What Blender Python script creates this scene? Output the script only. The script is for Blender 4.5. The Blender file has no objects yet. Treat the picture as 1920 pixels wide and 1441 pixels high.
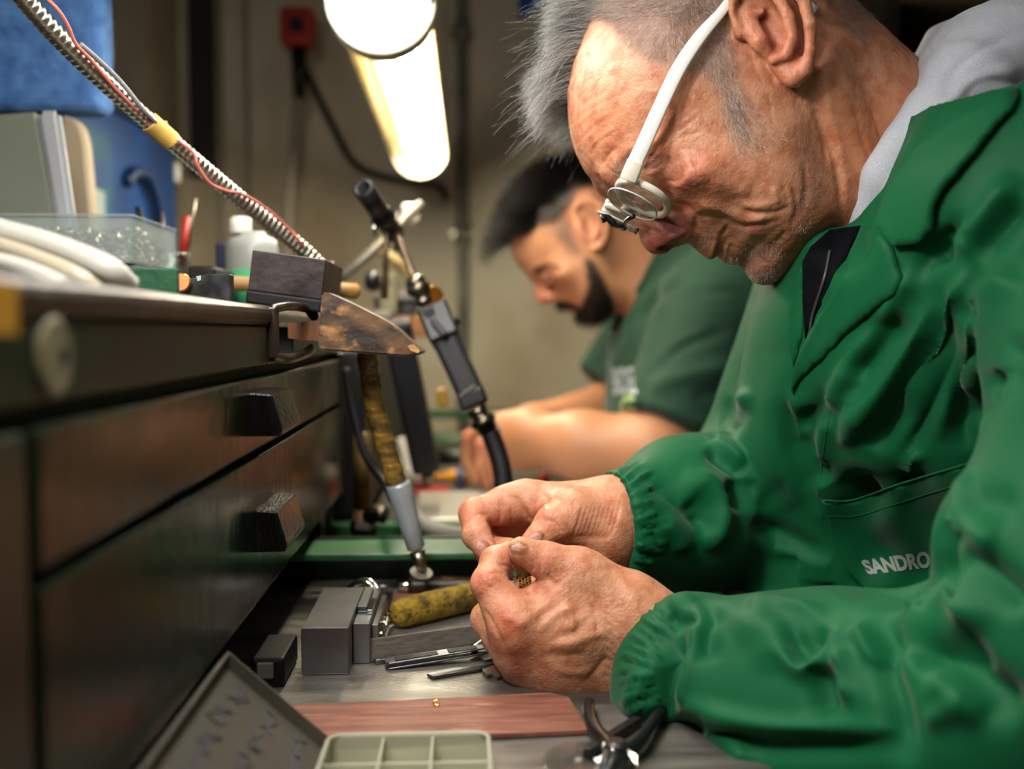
import bpy, bmesh, math, random
import numpy as np
from mathutils import Vector, Matrix
from mathutils.bvhtree import BVHTree

C = bpy.context.scene.collection
RNG = np.random.default_rng(7)
random.seed(7)

# ------------------------------------------------------------------ camera
FP = 1867.0                       # focal length in pixels of the 1920 px wide frame (35 mm lens)
EYE = np.array([0.0, 0.0, 0.95])  # seated eye height beside the bench
YAW, PITCH = math.radians(2.67), math.radians(3.08)
FW = np.array([math.sin(YAW)*math.cos(PITCH), math.cos(YAW)*math.cos(PITCH), -math.sin(PITCH)])
RT = np.array([math.cos(YAW), -math.sin(YAW), 0.0])
UP = np.cross(RT, FW)
R3 = np.stack([RT, -UP, FW], axis=1)          # survey frame (x right, y down, z away) -> world

def to_world(p):
    return np.asarray(p, float) @ R3.T + EYE
def cam_pt(px, py, d):
    return np.array([(px-960)*d/FP, (py-720.5)*d/FP, d])
def P(px, py, d):
    return to_world(cam_pt(px, py, d))
def PY(px, py, Y):
    """world point seen at px,py that lies at row distance Y"""
    r = R3 @ np.array([(px-960)/FP, (py-720.5)/FP, 1.0])
    return EYE + r*(Y/r[1])

cam_data = bpy.data.cameras.new('camera')
cam = bpy.data.objects.new('camera', cam_data); C.objects.link(cam)
M4 = Matrix(((RT[0], UP[0], -FW[0], EYE[0]), (RT[1], UP[1], -FW[1], EYE[1]), (RT[2], UP[2], -FW[2], EYE[2]), (0,0,0,1)))
cam.matrix_world = M4
cam_data.sensor_width = 36.0
cam_data.lens = FP*36/1920
cam_data.clip_start = 0.02
cam_data.dof.use_dof = True
cam_data.dof.focus_distance = 0.625
cam_data.dof.aperture_fstop = 3.6
bpy.context.scene.camera = cam

sc = bpy.context.scene
sc.view_settings.view_transform = 'Standard'
sc.view_settings.look = 'None'
sc.view_settings.gamma = 1.0
sc.view_settings.use_curve_mapping = False
sc.view_settings.exposure = 0.0

# ------------------------------------------------------------------ world and room lights
world = bpy.data.worlds.new('world'); sc.world = world
world.use_nodes = True
world.node_tree.nodes['Background'].inputs[0].default_value = (0.62, 0.72, 0.85, 1)
world.node_tree.nodes['Background'].inputs[1].default_value = 0.02

def area_light(name, loc, target, sx, sy, power, col):
    l = bpy.data.lights.new(name, 'AREA'); l.shape = 'RECTANGLE'; l.size = sx; l.size_y = sy
    l.energy = power; l.color = col
    o = bpy.data.objects.new(name, l); C.objects.link(o)
    o.location = loc
    o.rotation_euler = (Vector(target)-Vector(loc)).to_track_quat('-Z', 'Y').to_euler()
    return o
# ceiling batten behind the camera to the right, and the bench lamps' own tubes
area_light('room_lamp', (0.60, -0.20, 1.95), (0.35, 0.7, 0.95), 0.3, 1.0, 1.6, (1.0, 0.95, 0.88))

# bulb of the gooseneck lamp, above the frame at the upper left: the working light of the near place
area_light('gooseneck_bulb', (-0.190, 0.30, 0.95+0.30), (0.14, 0.62, 0.98), 0.055, 0.10, 3.0, (1.0, 0.975, 0.94))

# ------------------------------------------------------------------ materials
def rgb(h):
    """sRGB hex or 0-255 tuple -> linear"""
    if isinstance(h, str):
        h = tuple(int(h[i:i+2], 16) for i in (0, 2, 4))
    return tuple((c/255/12.92 if c/255 <= 0.04045 else ((c/255+0.055)/1.055)**2.4) for c in h)+(1.0,)

MATS = {}
def mat(name, base='808080', rough=0.5, metal=0.0, var=None, vscale=20.0, vdetail=4.0, vlo=0.35, vhi=0.65, bump=0.0,
        bscale=200.0, trans=0.0, ior=1.45, alpha=1.0, emit=None, estr=0.0, sheen=0.0, coat=0.0, stretch=None,
        var2=None, v2scale=60.0, v2lo=0.55, v2hi=0.7, rvar=0.0, sss=0.0, attr=False, spec=0.5, vmix=1.0, thin=0.0):
    if name in MATS: return MATS[name]
    m = bpy.data.materials.new(name); m.use_nodes = True; MATS[name] = m
    nt = m.node_tree; N = nt.nodes; L = nt.links
    b = N['Principled BSDF']
    b.inputs['Roughness'].default_value = rough; b.inputs['Metallic'].default_value = metal
    b.inputs['IOR'].default_value = ior; b.inputs['Transmission Weight'].default_value = trans
    b.inputs['Alpha'].default_value = alpha
    b.inputs['Specular IOR Level'].default_value = spec
    b.inputs['Sheen Weight'].default_value = sheen; b.inputs['Sheen Roughness'].default_value = 0.4
    b.inputs['Coat Weight'].default_value = coat
    if sss:
        b.inputs['Subsurface Weight'].default_value = sss
        b.inputs['Subsurface Radius'].default_value = (1.0, 0.35, 0.2)
        b.inputs['Subsurface Scale'].default_value = 0.004
    if emit:
        b.inputs['Emission Color'].default_value = rgb(emit); b.inputs['Emission Strength'].default_value = estr
    tc = N.new('ShaderNodeTexCoord'); co = tc.outputs['Object']
    if stretch:
        mp = N.new('ShaderNodeMapping'); mp.inputs['Scale'].default_value = stretch
        L.new(co, mp.inputs['Vector']); co = mp.outputs['Vector']
    def noise(scale, detail=4.0):
        n = N.new('ShaderNodeTexNoise'); n.inputs['Scale'].default_value = scale; n.inputs['Detail'].default_value = detail
        L.new(co, n.inputs['Vector']); return n.outputs['Fac']
    def ramp(fac, lo, hi):
        r = N.new('ShaderNodeMapRange'); r.inputs[1].default_value = lo; r.inputs[2].default_value = hi
        L.new(fac, r.inputs[0]); return r.outputs[0]
    def mix(fac, a, bb):
        x = N.new('ShaderNodeMix'); x.data_type = 'RGBA'
        if isinstance(fac, float): x.inputs[0].default_value = fac
        else: L.new(fac, x.inputs[0])
        for s, v in ((x.inputs[6], a), (x.inputs[7], bb)):
            if isinstance(v, tuple): s.default_value = v
            else: L.new(v, s)
        return x.outputs[2]
    if attr:
        a = N.new('ShaderNodeVertexColor'); a.layer_name = 'Col'; col = a.outputs[0]
    else:
        col = rgb(base)
    if var:
        f = ramp(noise(vscale, vdetail), vlo, vhi)
        if attr:
            x = N.new('ShaderNodeMix'); x.data_type = 'RGBA'; x.blend_type = 'MULTIPLY'
            mul = N.new('ShaderNodeMath'); mul.operation = 'MULTIPLY'; mul.inputs[1].default_value = vmix
            L.new(f, mul.inputs[0]); L.new(mul.outputs[0], x.inputs[0]); L.new(col, x.inputs[6]); x.inputs[7].default_value = rgb(var)
            col = x.outputs[2]
        else:
            col = mix(f, col, rgb(var))
    if var2:
        f = ramp(noise(v2scale, 6.0), v2lo, v2hi)
        if attr:
            x = N.new('ShaderNodeMix'); x.data_type = 'RGBA'; x.blend_type = 'MULTIPLY'
            L.new(f, x.inputs[0]); L.new(col, x.inputs[6]); x.inputs[7].default_value = rgb(var2); col = x.outputs[2]
        else:
            col = mix(f, col, rgb(var2))
    if isinstance(col, tuple): b.inputs['Base Color'].default_value = col
    else: L.new(col, b.inputs['Base Color'])
    if rvar:
        r = N.new('ShaderNodeMapRange'); r.inputs[1].default_value = 0.3; r.inputs[2].default_value = 0.7
        r.inputs[3].default_value = max(0.02, rough-rvar); r.inputs[4].default_value = min(1, rough+rvar)
        L.new(noise(vscale*1.7, 5.0), r.inputs[0]); L.new(r.outputs[0], b.inputs['Roughness'])
    if thin:
        tr = N.new('ShaderNodeBsdfTransparent'); tr.inputs[0].default_value = rgb(base)
        ms = N.new('ShaderNodeMixShader'); ms.inputs[0].default_value = thin
        L.new(tr.outputs[0], ms.inputs[1]); L.new(b.outputs[0], ms.inputs[2])
        L.new(ms.outputs[0], N['Material Output'].inputs['Surface'])
    if bump:
        bp = N.new('ShaderNodeBump'); bp.inputs['Strength'].default_value = 1.0; bp.inputs['Distance'].default_value = bump
        L.new(noise(bscale, 3.0), bp.inputs['Height']); L.new(bp.outputs[0], b.inputs['Normal'])
    return m

# ------------------------------------------------------------------ object helpers
def tag(o, label=None, cat=None, group=None, kind=None):
    if label: o['label'] = label
    if cat: o['category'] = cat
    if group: o['group'] = group
    if kind: o['kind'] = kind
    return o

def empty(name, loc, label=None, cat=None, group=None, rz=0.0):
    o = bpy.data.objects.new(name, None); C.objects.link(o)
    o.location = Vector(loc); o.rotation_euler = (0, 0, rz); o.empty_display_size = 0.02
    tag(o, label, cat, group); return o

def link(name, me, m, parent=None, smooth=True):
    o = bpy.data.objects.new(name, me); C.objects.link(o)
    if m is not None and not me.materials: me.materials.append(m)
    if smooth is True:
        me.polygons.foreach_set('use_smooth', np.ones(len(me.polygons), dtype=bool))
    if parent is not None:
        o.parent = parent
        bpy.context.view_layer.update()
        o.matrix_parent_inverse = parent.matrix_world.inverted()
    return o

def mesh_np(name, V, F, m=None, parent=None, smooth=True, cols=None):
    """V (n,3) world, F (k,4) or (k,3)"""
    me = bpy.data.meshes.new(name)
    V = np.asarray(V, np.float32)
    if isinstance(F, np.ndarray):
        k = F.shape[1]; n = len(F)
        me.vertices.add(len(V)); me.vertices.foreach_set('co', V.ravel())
        me.loops.add(n*k); me.loops.foreach_set('vertex_index', F.astype(np.int32).ravel())
        me.polygons.add(n); me.polygons.foreach_set('loop_start', np.arange(0, n*k, k, dtype=np.int32))
        me.update(calc_edges=True); me.validate()
    else:
        me.from_pydata([tuple(v) for v in V], [], F); me.update()
    if cols is not None:
        ca = me.color_attributes.new('Col', 'FLOAT_COLOR', 'POINT')
        c4 = np.ones((len(V), 4), np.float32); c4[:, :3] = cols
        ca.data.foreach_set('color', c4.ravel())
    return link(name, me, m, parent, smooth)

def bm_obj(name, bm, m, parent=None, smooth=False):
    me = bpy.data.meshes.new(name); bm.to_mesh(me); bm.free()
    return link(name, me, m, parent, smooth)

def frame_from(z, x=(1, 0, 0)):
    z = Vector(z).normalized(); x = Vector(x)
    x = (x - z*x.dot(z))
    if x.length < 1e-5: x = Vector((0, 1, 0)) - z*z.y
    x.normalize(); y = z.cross(x)
    return Matrix((x, y, z)).transposed().to_4x4()

def box(name, lo, hi, m, parent=None, bevel=0.0, seg=2, mtx=None, smooth=False):
    bm = bmesh.new(); bmesh.ops.create_cube(bm, size=1.0)
    lo = Vector(lo); hi = Vector(hi)
    for v in bm.verts:
        v.co = Vector(((v.co.x+0.5)*(hi.x-lo.x)+lo.x, (v.co.y+0.5)*(hi.y-lo.y)+lo.y, (v.co.z+0.5)*(hi.z-lo.z)+lo.z))
    if bevel: bmesh.ops.bevel(bm, geom=bm.edges[:], offset=bevel, segments=seg, affect='EDGES', profile=0.5)
    if mtx is not None: bmesh.ops.transform(bm, matrix=mtx, verts=bm.verts)
    return bm_obj(name, bm, m, parent, smooth)

def catmull(pts, n=8):
    pts = [np.asarray(p, float) for p in pts]
    if len(pts) < 3: 
        return np.array([pts[0]+(pts[-1]-pts[0])*t for t in np.linspace(0, 1, n+1)])
    q = [2*pts[0]-pts[1]]+pts+[2*pts[-1]-pts[-2]]
    out = []
    for i in range(1, len(q)-2):
        p0, p1, p2, p3 = q[i-1:i+3]
        for t in np.arange(n)/n:
            out.append(0.5*((2*p1)+(-p0+p2)*t+(2*p0-5*p1+4*p2-p3)*t*t+(-p0+3*p1-3*p2+p3)*t**3))
    out.append(pts[-1]); return np.array(out)

def tube_data(path, rad, sides=10, caps=True):
    path = np.asarray(path, float); n = len(path)
    rad = np.full(n, rad) if np.isscalar(rad) else np.asarray(rad, float)
    T = np.gradient(path, axis=0); T /= np.linalg.norm(T, axis=1)[:, None]+1e-12
    a = np.array([0, 0, 1.0]) if abs(T[0][2]) < 0.9 else np.array([1.0, 0, 0])
    u = np.cross(T[0], a); u /= np.linalg.norm(u)
    V = []
    for i in range(n):
        u = u-T[i]*np.dot(u, T[i]); u /= np.linalg.norm(u); w = np.cross(T[i], u)
        for k in range(sides):
            an = 2*math.pi*k/sides
            V.append(path[i]+rad[i]*(math.cos(an)*u+math.sin(an)*w))
    F = [(i*sides+k, i*sides+(k+1) % sides, (i+1)*sides+(k+1) % sides, (i+1)*sides+k) for i in range(n-1) for k in range(sides)]
    if caps: F += [tuple(range(sides))[::-1], tuple((n-1)*sides+k for k in range(sides))]
    return V, F

def tube(name, path, rad, m, parent=None, sides=10, caps=True, smooth=True):
    V, F = tube_data(path, rad, sides, caps)
    return mesh_np(name, V, F, m, parent, smooth)

def lathe(name, base, axis, prof, m, parent=None, sides=24, smooth=False):
    """prof: list of (distance along axis, radius)"""
    fr = frame_from(axis); b = Vector(base)
    V = []; n = len(prof)
    for (h, r) in prof:
        for k in range(sides):
            a = 2*math.pi*k/sides
            V.append(tuple(b+fr.to_3x3() @ Vector((r*math.cos(a), r*math.sin(a), h))))
    F = [(i*sides+k, i*sides+(k+1) % sides, (i+1)*sides+(k+1) % sides, (i+1)*sides+k) for i in range(n-1) for k in range(sides)]
    F += [tuple(range(sides))[::-1], tuple((n-1)*sides+k for k in range(sides))]
    o = mesh_np(name, V, F, m, parent, False)
    if smooth:
        me = o.data
        me.polygons.foreach_set('use_smooth', np.array([len(p.vertices) == 4 for p in me.polygons]))
    return o

def prism(name, poly, off, m, parent=None, bevel=0.0, seg=1, smooth=False):
    """poly: world points of a planar outline, extruded by vector off"""
    bm = bmesh.new()
    a = [bm.verts.new(tuple(p)) for p in poly]; b = [bm.verts.new(tuple(np.asarray(p)+np.asarray(off))) for p in poly]
    n = len(a)
    bm.faces.new(a); bm.faces.new(b[::-1])
    for i in range(n): bm.faces.new((a[i], b[i], b[(i+1) % n], a[(i+1) % n]))
    bmesh.ops.recalc_face_normals(bm, faces=bm.faces)
    if bevel: bmesh.ops.bevel(bm, geom=bm.edges[:], offset=bevel, segments=seg, affect='EDGES')
    return bm_obj(name, bm, m, parent, smooth)

# ------------------------------------------------------------------ implicit sculpting (survey frame, metres)
def smin(a, b, k):
    if k <= 0: return np.minimum(a, b)
    h = np.clip(0.5+0.5*(b-a)/k, 0, 1)
    return b+(a-b)*h-k*h*(1-h)
def smax(a, b, k): return -smin(-a, -b, k)

class Sdf:
    def __init__(s): s.ops = []
    def cone(s, a, b, ra, rb=None, k=0.004, op='u'):
        s.ops.append(('c', np.asarray(a, float), np.asarray(b, float), ra, ra if rb is None else rb, k, op)); return s
    def ball(s, c, r, k=0.004, op='u', axes=None):
        """r scalar or 3 radii; axes = 3x3 rows"""
        r = np.full(3, r, float) if np.isscalar(r) else np.asarray(r, float)
        s.ops.append(('e', np.asarray(c, float), r, np.eye(3) if axes is None else np.asarray(axes, float), k, op)); return s
    def chain(s, pts, rads, k=0.004, op='u'):
        for i in range(len(pts)-1): s.cone(pts[i], pts[i+1], rads[i], rads[i+1], k if i == 0 else max(k*0.3, 0.001) if op == 'u' else k, op)
        return s
    def field(s, fn, k=0.004, op='u'):
        s.ops.append(('f', fn, k, op)); return s
    def mirror_z(s, z0):
        for o in list(s.ops): pass
    def prim(s, o, p):
        if o[0] == 'c':
            _, a, b, ra, rb, k, op = o
            ab = b-a; L2 = ab@ab+1e-12
            t = np.clip(((p-a)@ab)/L2, 0, 1)
            d = p-a-t[:, None]*ab
            return np.sqrt(np.einsum('ij,ij->i', d, d))-(ra+(rb-ra)*t)
        if o[0] == 'e':
            _, c, r, A, k, op = o
            q = (p-c)@A.T
            k0 = np.sqrt((((q/r)**2).sum(1)))+1e-9; k1 = np.sqrt(((q/r**2)**2).sum(1))+1e-9
            return k0*(k0-1)/k1
        return o[1](p)
    def ev(s, p, ops=None):
        f = np.full(len(p), 1.0)
        for o in (s.ops if ops is None else ops):
            k, op = o[-2], o[-1]; d = s.prim(o, p)
            if op == 'u': f = smin(f, d, k)
            elif op == 's': f = smax(f, -d, k)
            else: f = smax(f, d, k)
        return f
    def mesh(s, lo, hi, h, B=8):
        lo = np.asarray(lo, float); hi = np.asarray(hi, float)
        nb = np.ceil((hi-lo)/(h*B)).astype(int); n = nb*B+1
        cx, cy, cz = [lo[i]+(np.arange(nb[i])+0.5)*B*h for i in range(3)]
        G = np.stack(np.meshgrid(cx, cy, cz, indexing='ij'), -1).reshape(-1, 3)
        hd = B*h*0.5*1.7321
        fc = np.full(len(G), 1.0); D = []
        for o in s.ops:
            k, op = o[-2], o[-1]; d = s.prim(o, G); D.append(d.astype(np.float32))
            if op == 'u': fc = smin(fc, d, k)
            elif op == 's': fc = smax(fc, -d, k)
            else: fc = smax(fc, d, k)
        act = np.abs(fc) < hd*1.5
        F = np.where(fc > 0, 1.0, -1.0).astype(np.float32).reshape(nb)
        F = F.repeat(B, 0).repeat(B, 1).repeat(B, 2)
        F = np.pad(F, ((0, 1),)*3, mode='edge')
        ai = np.nonzero(act)[0]
        loc = np.stack(np.meshgrid(*[np.arange(B+1)]*3, indexing='ij'), -1).reshape(-1, 3)
        bi = np.stack(np.unravel_index(ai, nb), -1)
        npt = len(loc); CH = 400
        for c0 in range(0, len(ai), CH):
            sl = slice(c0, c0+CH); idx = ai[sl]
            I = (bi[sl][:, None, :]*B+loc[None]).reshape(-1, 3)
            p = lo+I*h
            f = np.full(len(p), 1.0)
            fb = fc[idx]
            for o, d in zip(s.ops, D):
                k, op = o[-2], o[-1]; db = d[idx]
                if op == 'u': need = db < np.maximum(fb, 0)+2.6*hd+k
                elif op == 's': need = db < 2.2*hd+k
                else: need = np.ones(len(idx), bool)
                if not need.any(): continue
                if need.all(): m = slice(None)
                else: m = np.repeat(need, npt)
                dd = s.prim(o, p[m])
                if op == 'u': f[m] = smin(f[m], dd, k)
                elif op == 's': f[m] = smax(f[m], -dd, k)
                else: f[m] = smax(f[m], dd, k)
            F[I[:, 0], I[:, 1], I[:, 2]] = f
        return surface_nets(F, lo, h)

def surface_nets(F, lo, h):
    S = F < 0
    n = np.array(F.shape)
    c = [S[i:n[0]-1+i, j:n[1]-1+j, k:n[2]-1+k] for i in (0, 1) for j in (0, 1) for k in (0, 1)]
    alls = c[0].copy(); anys = c[0].copy()
    for x in c[1:]: alls &= x; anys |= x
    cell = anys & ~alls
    ids = np.full(cell.shape, -1, np.int32); I = np.argwhere(cell); ids[cell] = np.arange(len(I))
    acc = np.zeros((len(I), 3)); cnt = np.zeros(len(I))
    cor = [(i, j, k) for i in (0, 1) for j in (0, 1) for k in (0, 1)]
    val = {q: F[I[:, 0]+q[0], I[:, 1]+q[1], I[:, 2]+q[2]].astype(float) for q in cor}
    for a in cor:
        for ax in range(3):
            if a[ax]: continue
            b = list(a); b[ax] = 1; b = tuple(b)
            va, vb = val[a], val[b]; m = (va < 0) != (vb < 0)
            t = np.where(m, va/(va-vb+1e-20), 0)
            pt = np.tile(np.array(a, float), (len(I), 1)); pt[:, ax] = t
            acc[m] += pt[m]; cnt[m] += 1
    V = lo+(I+acc/np.maximum(cnt, 1)[:, None])*h
    quads = []
    for ax in range(3):
        o1, o2 = [x for x in range(3) if x != ax]
        sl0 = [slice(None)]*3; sl1 = [slice(None)]*3
        sl0[ax] = slice(0, n[ax]-1); sl1[ax] = slice(1, n[ax])
        A = S[tuple(sl0)]; Bm = S[tuple(sl1)]
        E = np.argwhere(A != Bm)
        E = E[(E[:, o1] > 0) & (E[:, o2] > 0) & (E[:, o1] < n[o1]-1) & (E[:, o2] < n[o2]-1)]
        ins = A[E[:, 0], E[:, 1], E[:, 2]]
        def at(d1, d2):
            q = E.copy(); q[:, o1] -= d1; q[:, o2] -= d2
            return ids[q[:, 0], q[:, 1], q[:, 2]]
        Q = np.stack([at(1, 1), at(0, 1), at(0, 0), at(1, 0)], -1)
        fl = ins if ax != 1 else ~ins
        Q[~fl] = Q[~fl][:, ::-1]
        quads.append(Q)
    Q = np.concatenate(quads); Q = Q[(Q >= 0).all(1)]
    return V, Q

def vnormals(V, Q):
    a = V[Q[:, 2]]-V[Q[:, 0]]; b = V[Q[:, 3 if Q.shape[1] == 4 else 1]]-V[Q[:, 1 if Q.shape[1] == 4 else 0]]
    fn = np.cross(a, b) if Q.shape[1] == 4 else np.cross(V[Q[:, 1]]-V[Q[:, 0]], a)
    N = np.zeros_like(V)
    for k in range(Q.shape[1]):
        for ax in range(3): N[:, ax] += np.bincount(Q[:, k], fn[:, ax], len(V))
    return N/(np.linalg.norm(N, axis=1)[:, None]+1e-12)

def laplace(V, Q, it=2, lam=0.5):
    E = np.concatenate([Q[:, [i, (i+1) % 4]] for i in range(4)]); E = np.concatenate([E, E[:, ::-1]])
    deg = np.bincount(E[:, 0], minlength=len(V))[:, None]+1e-9
    for _ in range(it):
        S = np.stack([np.bincount(E[:, 0], V[E[:, 1], ax], len(V)) for ax in range(3)], -1)/deg
        V = V+(S-V)*lam
    return V

def vnoise(p, scale, seed=0, octaves=3):
    """smooth value noise on (n,3)"""
    out = np.zeros(len(p)); amp = 1.0; tot = 0
    for o in range(octaves):
        q = p*scale*(2**o)+seed*17.3; i = np.floor(q).astype(np.int64); f = q-i; f = f*f*(3-2*f)
        v = 0
        for dx in (0, 1):
            for dy in (0, 1):
                for dz in (0, 1):
                    hsh = ((i[:, 0]+dx)*73856093) ^ ((i[:, 1]+dy)*19349663) ^ ((i[:, 2]+dz)*83492791)
                    hsh = (hsh ^ (hsh >> 13))*1274126177 & 0xffffffff
                    r = ((hsh ^ (hsh >> 16)) & 0xffff)/32767.5-1
                    w = (f[:, 0] if dx else 1-f[:, 0])*(f[:, 1] if dy else 1-f[:, 1])*(f[:, 2] if dz else 1-f[:, 2])
                    v = v+r*w
        out += amp*v; tot += amp; amp *= 0.5
    return out/tot

def pix(V):
    """picture position of survey-frame points, used like a surveyor's sighting to lay creases on a surface"""
    return np.stack([960+V[:, 0]/V[:, 2]*FP, 720.5+V[:, 1]/V[:, 2]*FP], -1)

def poly_dist(xy, pts):
    """distance to polyline and parameter along (0..1)"""
    pts = np.asarray(pts, float); best = np.full(len(xy), 1e9); par = np.zeros(len(xy))
    n = len(pts)-1
    for i in range(n):
        a, b = pts[i], pts[i+1]; ab = b-a
        t = np.clip(((xy-a)@ab)/(ab@ab+1e-9), 0, 1)
        d = np.linalg.norm(xy-a-t[:, None]*ab, axis=1)
        m = d < best; best[m] = d[m]; par[m] = (i+t[m])/n
    return best, par

class Brush:
    """lays creases, folds and colour on the camera-facing side of a sculpted surface"""
    def __init__(s, V, Q, zmax=None, steep=0.62):
        s.V = V; s.Q = Q; s.zmax = zmax; s.steep = steep; s.refresh()
    def refresh(s):
        s.N = vnormals(s.V, s.Q); s.xy = pix(s.V)
        view = s.V/np.linalg.norm(s.V, axis=1)[:, None]
        s.face = np.clip(-(s.N*view).sum(1)*3+0.3, 0, 1)
        if s.zmax is not None: s.face = s.face*(s.V[:, 2] < s.zmax)
    def weight(s, pts, width, taper=True, smooth=6, sharp=1.0):
        pts = catmull([np.array(p, float) for p in pts], smooth)
        lo = pts.min(0)-3*width; hi = pts.max(0)+3*width
        m = ((s.xy > lo) & (s.xy < hi)).all(1) & (s.face > 0)
        w = np.zeros(len(s.V))
        if m.any():
            d, t = poly_dist(s.xy[m], pts)
            g = np.exp(-(d/width)**2*sharp)
            if taper: g = g*np.clip(np.minimum(t, 1-t)*5, 0, 1)
            w[m] = g*s.face[m]
        return w
    def fold(s, pts, width, amp, taper=True):
        """amp in metres, + is outwards"""
        w = s.weight(pts, width, taper); a = np.sign(amp)*np.minimum(abs(amp), s.steep*width*s.V[:, 2]/FP)
        s.V = s.V+s.N*(w*a)[:, None]; return w
    def folds(s, lst):
        for i, f in enumerate(lst):
            s.fold(*f)
            if i % 6 == 5: s.refresh()
        s.refresh()
    def noise(s, scale, amp, seed=0, mask=None, octaves=3):
        v = vnoise(s.V, scale, seed, octaves)*amp
        if mask is not None: v = v*mask
        s.V = s.V+s.N*v[:, None]; s.refresh()

def ray_surface(bvh, px, py):
    d = R3 @ np.array([(px-960)/FP, (py-720.5)/FP, 1.0])
    r = bvh.ray_cast(Vector(EYE), Vector(d).normalized())
    return r[0], r[1]

def poly_inside(xy, poly):
    poly = np.asarray(poly, float); x, y = xy[:, 0], xy[:, 1]; ins = np.zeros(len(xy), bool)
    n = len(poly); j = n-1
    for i in range(n):
        xi, yi = poly[i]; xj, yj = poly[j]
        c = ((yi > y) != (yj > y)) & (x < (xj-xi)*(y-yi)/(yj-yi+1e-12)+xi)
        ins ^= c; j = i
    return ins
E = 0.95
XF = -0.125       # front plane of the benches
WT = E+0.0164     # worktop upper face
TZ = E-0.215      # tray sheet

# materials of the place
M_plaster = mat('plaster', 'd8cdb2', 0.9, var='ab9a7c', vscale=2.6, vdetail=9, vlo=0.40, vhi=0.66, var2='e0d6ba', v2scale=4, v2lo=0.54, v2hi=0.74, bump=0.002, bscale=40)
M_plaster_dark = mat('dark_wall_paint', '4a4238', 0.85, var='2a2622', vscale=5, bump=0.001)
M_floor = mat('floor_concrete', '4a4642', 0.8, var='2c2a28', vscale=6)
M_ceiling = mat('ceiling_paint', '8a8478', 0.9, var='6a655c', vscale=3)
M_green = mat('green_enamel', '0a1c0f', 0.22, var='1c1209', vscale=16, vdetail=10, vlo=0.50, vhi=0.66, bump=0.0004, bscale=90, stretch=(1, 1, 0.5), spec=0.25, rvar=0.05)
M_green_frame = mat('green_frame_enamel', '0b2013', 0.35, var='130d09', vscale=12, vlo=0.45, vhi=0.6, bump=0.0003, bscale=120)
M_green_rail = mat('green_rail_enamel', '2c6a3c', 0.4, var='1d3f25', vscale=20, bump=0.0003, bscale=150)
M_worktop = mat('worn_steel_rim', '4c4038', 0.36, 0.6, var='2a221d', vscale=14, vdetail=8, bump=0.0004, bscale=100)
M_black = mat('near_black', '0a0b0a', 0.6)  # near-black for bench insides, rims, inlays and handles
M_ebony = mat('black_handle_wood', '121010', 0.22, var='050505', vscale=30, stretch=(6, 1, 1), bump=0.0006, bscale=160)
M_steel = mat('ground_steel', '8a8c90', 0.3, 1.0, var='6a6c70', vscale=12, bump=0.00005, bscale=500)
M_steel_dark = mat('dark_block_steel', '4a4242', 0.42, 0.75, var='2a2526', vscale=30, vdetail=8, bump=0.0003, bscale=160)
M_chrome = mat('chrome', 'd8d8d4', 0.12, 1.0)
M_nickel = mat('dull_nickel', 'a09888', 0.32, 1.0, var='5c5244', vscale=40)
M_traysteel = mat('tray_sheet_steel', '827d76', 0.38, 0.7, var='57534d', vscale=9, vdetail=10, vlo=0.4, vhi=0.65, stretch=(1, 5, 1), bump=0.0003, bscale=220, rvar=0.12)
M_brass = mat('brass', 'c79a3a', 0.25, 1.0)
M_gold = mat('gold', 'e0b050', 0.15, 1.0)
M_pinwood = mat('worn_pin_wood', '5c3f24', 0.55, var='261d16', vscale=42, vdetail=10, vlo=0.42, vhi=0.62, stretch=(1, 1, 1.3), var2='94683a', v2scale=60, v2lo=0.55, v2hi=0.66, bump=0.0014, bscale=70)
M_wood = mat('pale_wood', 'b98c55', 0.5, var='8a6236', vscale=14, stretch=(1, 6, 6), bump=0.0003)
M_redwood = mat('reddish_strip_wood', '845240', 0.5, var='64382a', vscale=10, vdetail=10, stretch=(1.5, 14, 8), var2='a56a4c', v2scale=26, v2lo=0.56, v2hi=0.72, bump=0.0004, bscale=180)
M_darkwood = mat('dark_oiled_wood', '4a3420', 0.4, var='241a12', vscale=20, stretch=(2, 8, 8), var2='7a6a5c', v2scale=30, v2lo=0.56, v2hi=0.7)
M_yellowhide = mat('yellow_rawhide', '8a7018', 0.85, var='3a2c08', vscale=60, vdetail=6, vlo=0.42, vhi=0.6, bump=0.003, bscale=280)
M_rubber = mat('black_rubber', '0c0c0e', 0.6, spec=0.3, bump=0.0002, bscale=300)
M_blackplastic = mat('black_plastic', '0e0e11', 0.4)
M_white_plastic = mat('white_plastic', 'd8d4c8', 0.35)
M_white_paint = mat('white_enamel', 'c9c6bd', 0.4)
M_grey_panel = mat('grey_box_side', '6f7466', 0.5)
M_blue = mat('blue_case_plastic', '0a3f7c', 0.42, var='082c58', vscale=10)
M_teal = mat('teal_case_recess', '0c4a66', 0.5)
M_bluefoam = mat('blue_speckled_board', '5884be', 0.9, var='3a64a0', vscale=60, vdetail=8, bump=0.002, bscale=120)
M_clear = mat('clear_plastic', 'eef2f0', 0.15, metal=1.0, thin=0.2)
M_clearbox = mat('clear_box_plastic', 'e4eae8', 0.2, thin=0.17)
M_frost = mat('frosted_plastic', 'cfcfba', 0.35, thin=0.42, bump=0.0004, bscale=90)
M_frost_shaded = mat('shaded_frosted_plastic', '8c887c', 0.3, thin=0.3, bump=0.0004, bscale=60)  # frosted plastic, its colour darkened for the shade it stands in
M_tape = mat('tan_masking_tape', 'c2a04e', 0.6, var='a3823a', vscale=60)
M_red_wire = mat('pink_red_wire', 'a85648', 0.45)
M_greywire = mat('grey_wire', '6a6a6c', 0.5)
M_red = mat('red_plastic', 'a8281c', 0.45)
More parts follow.
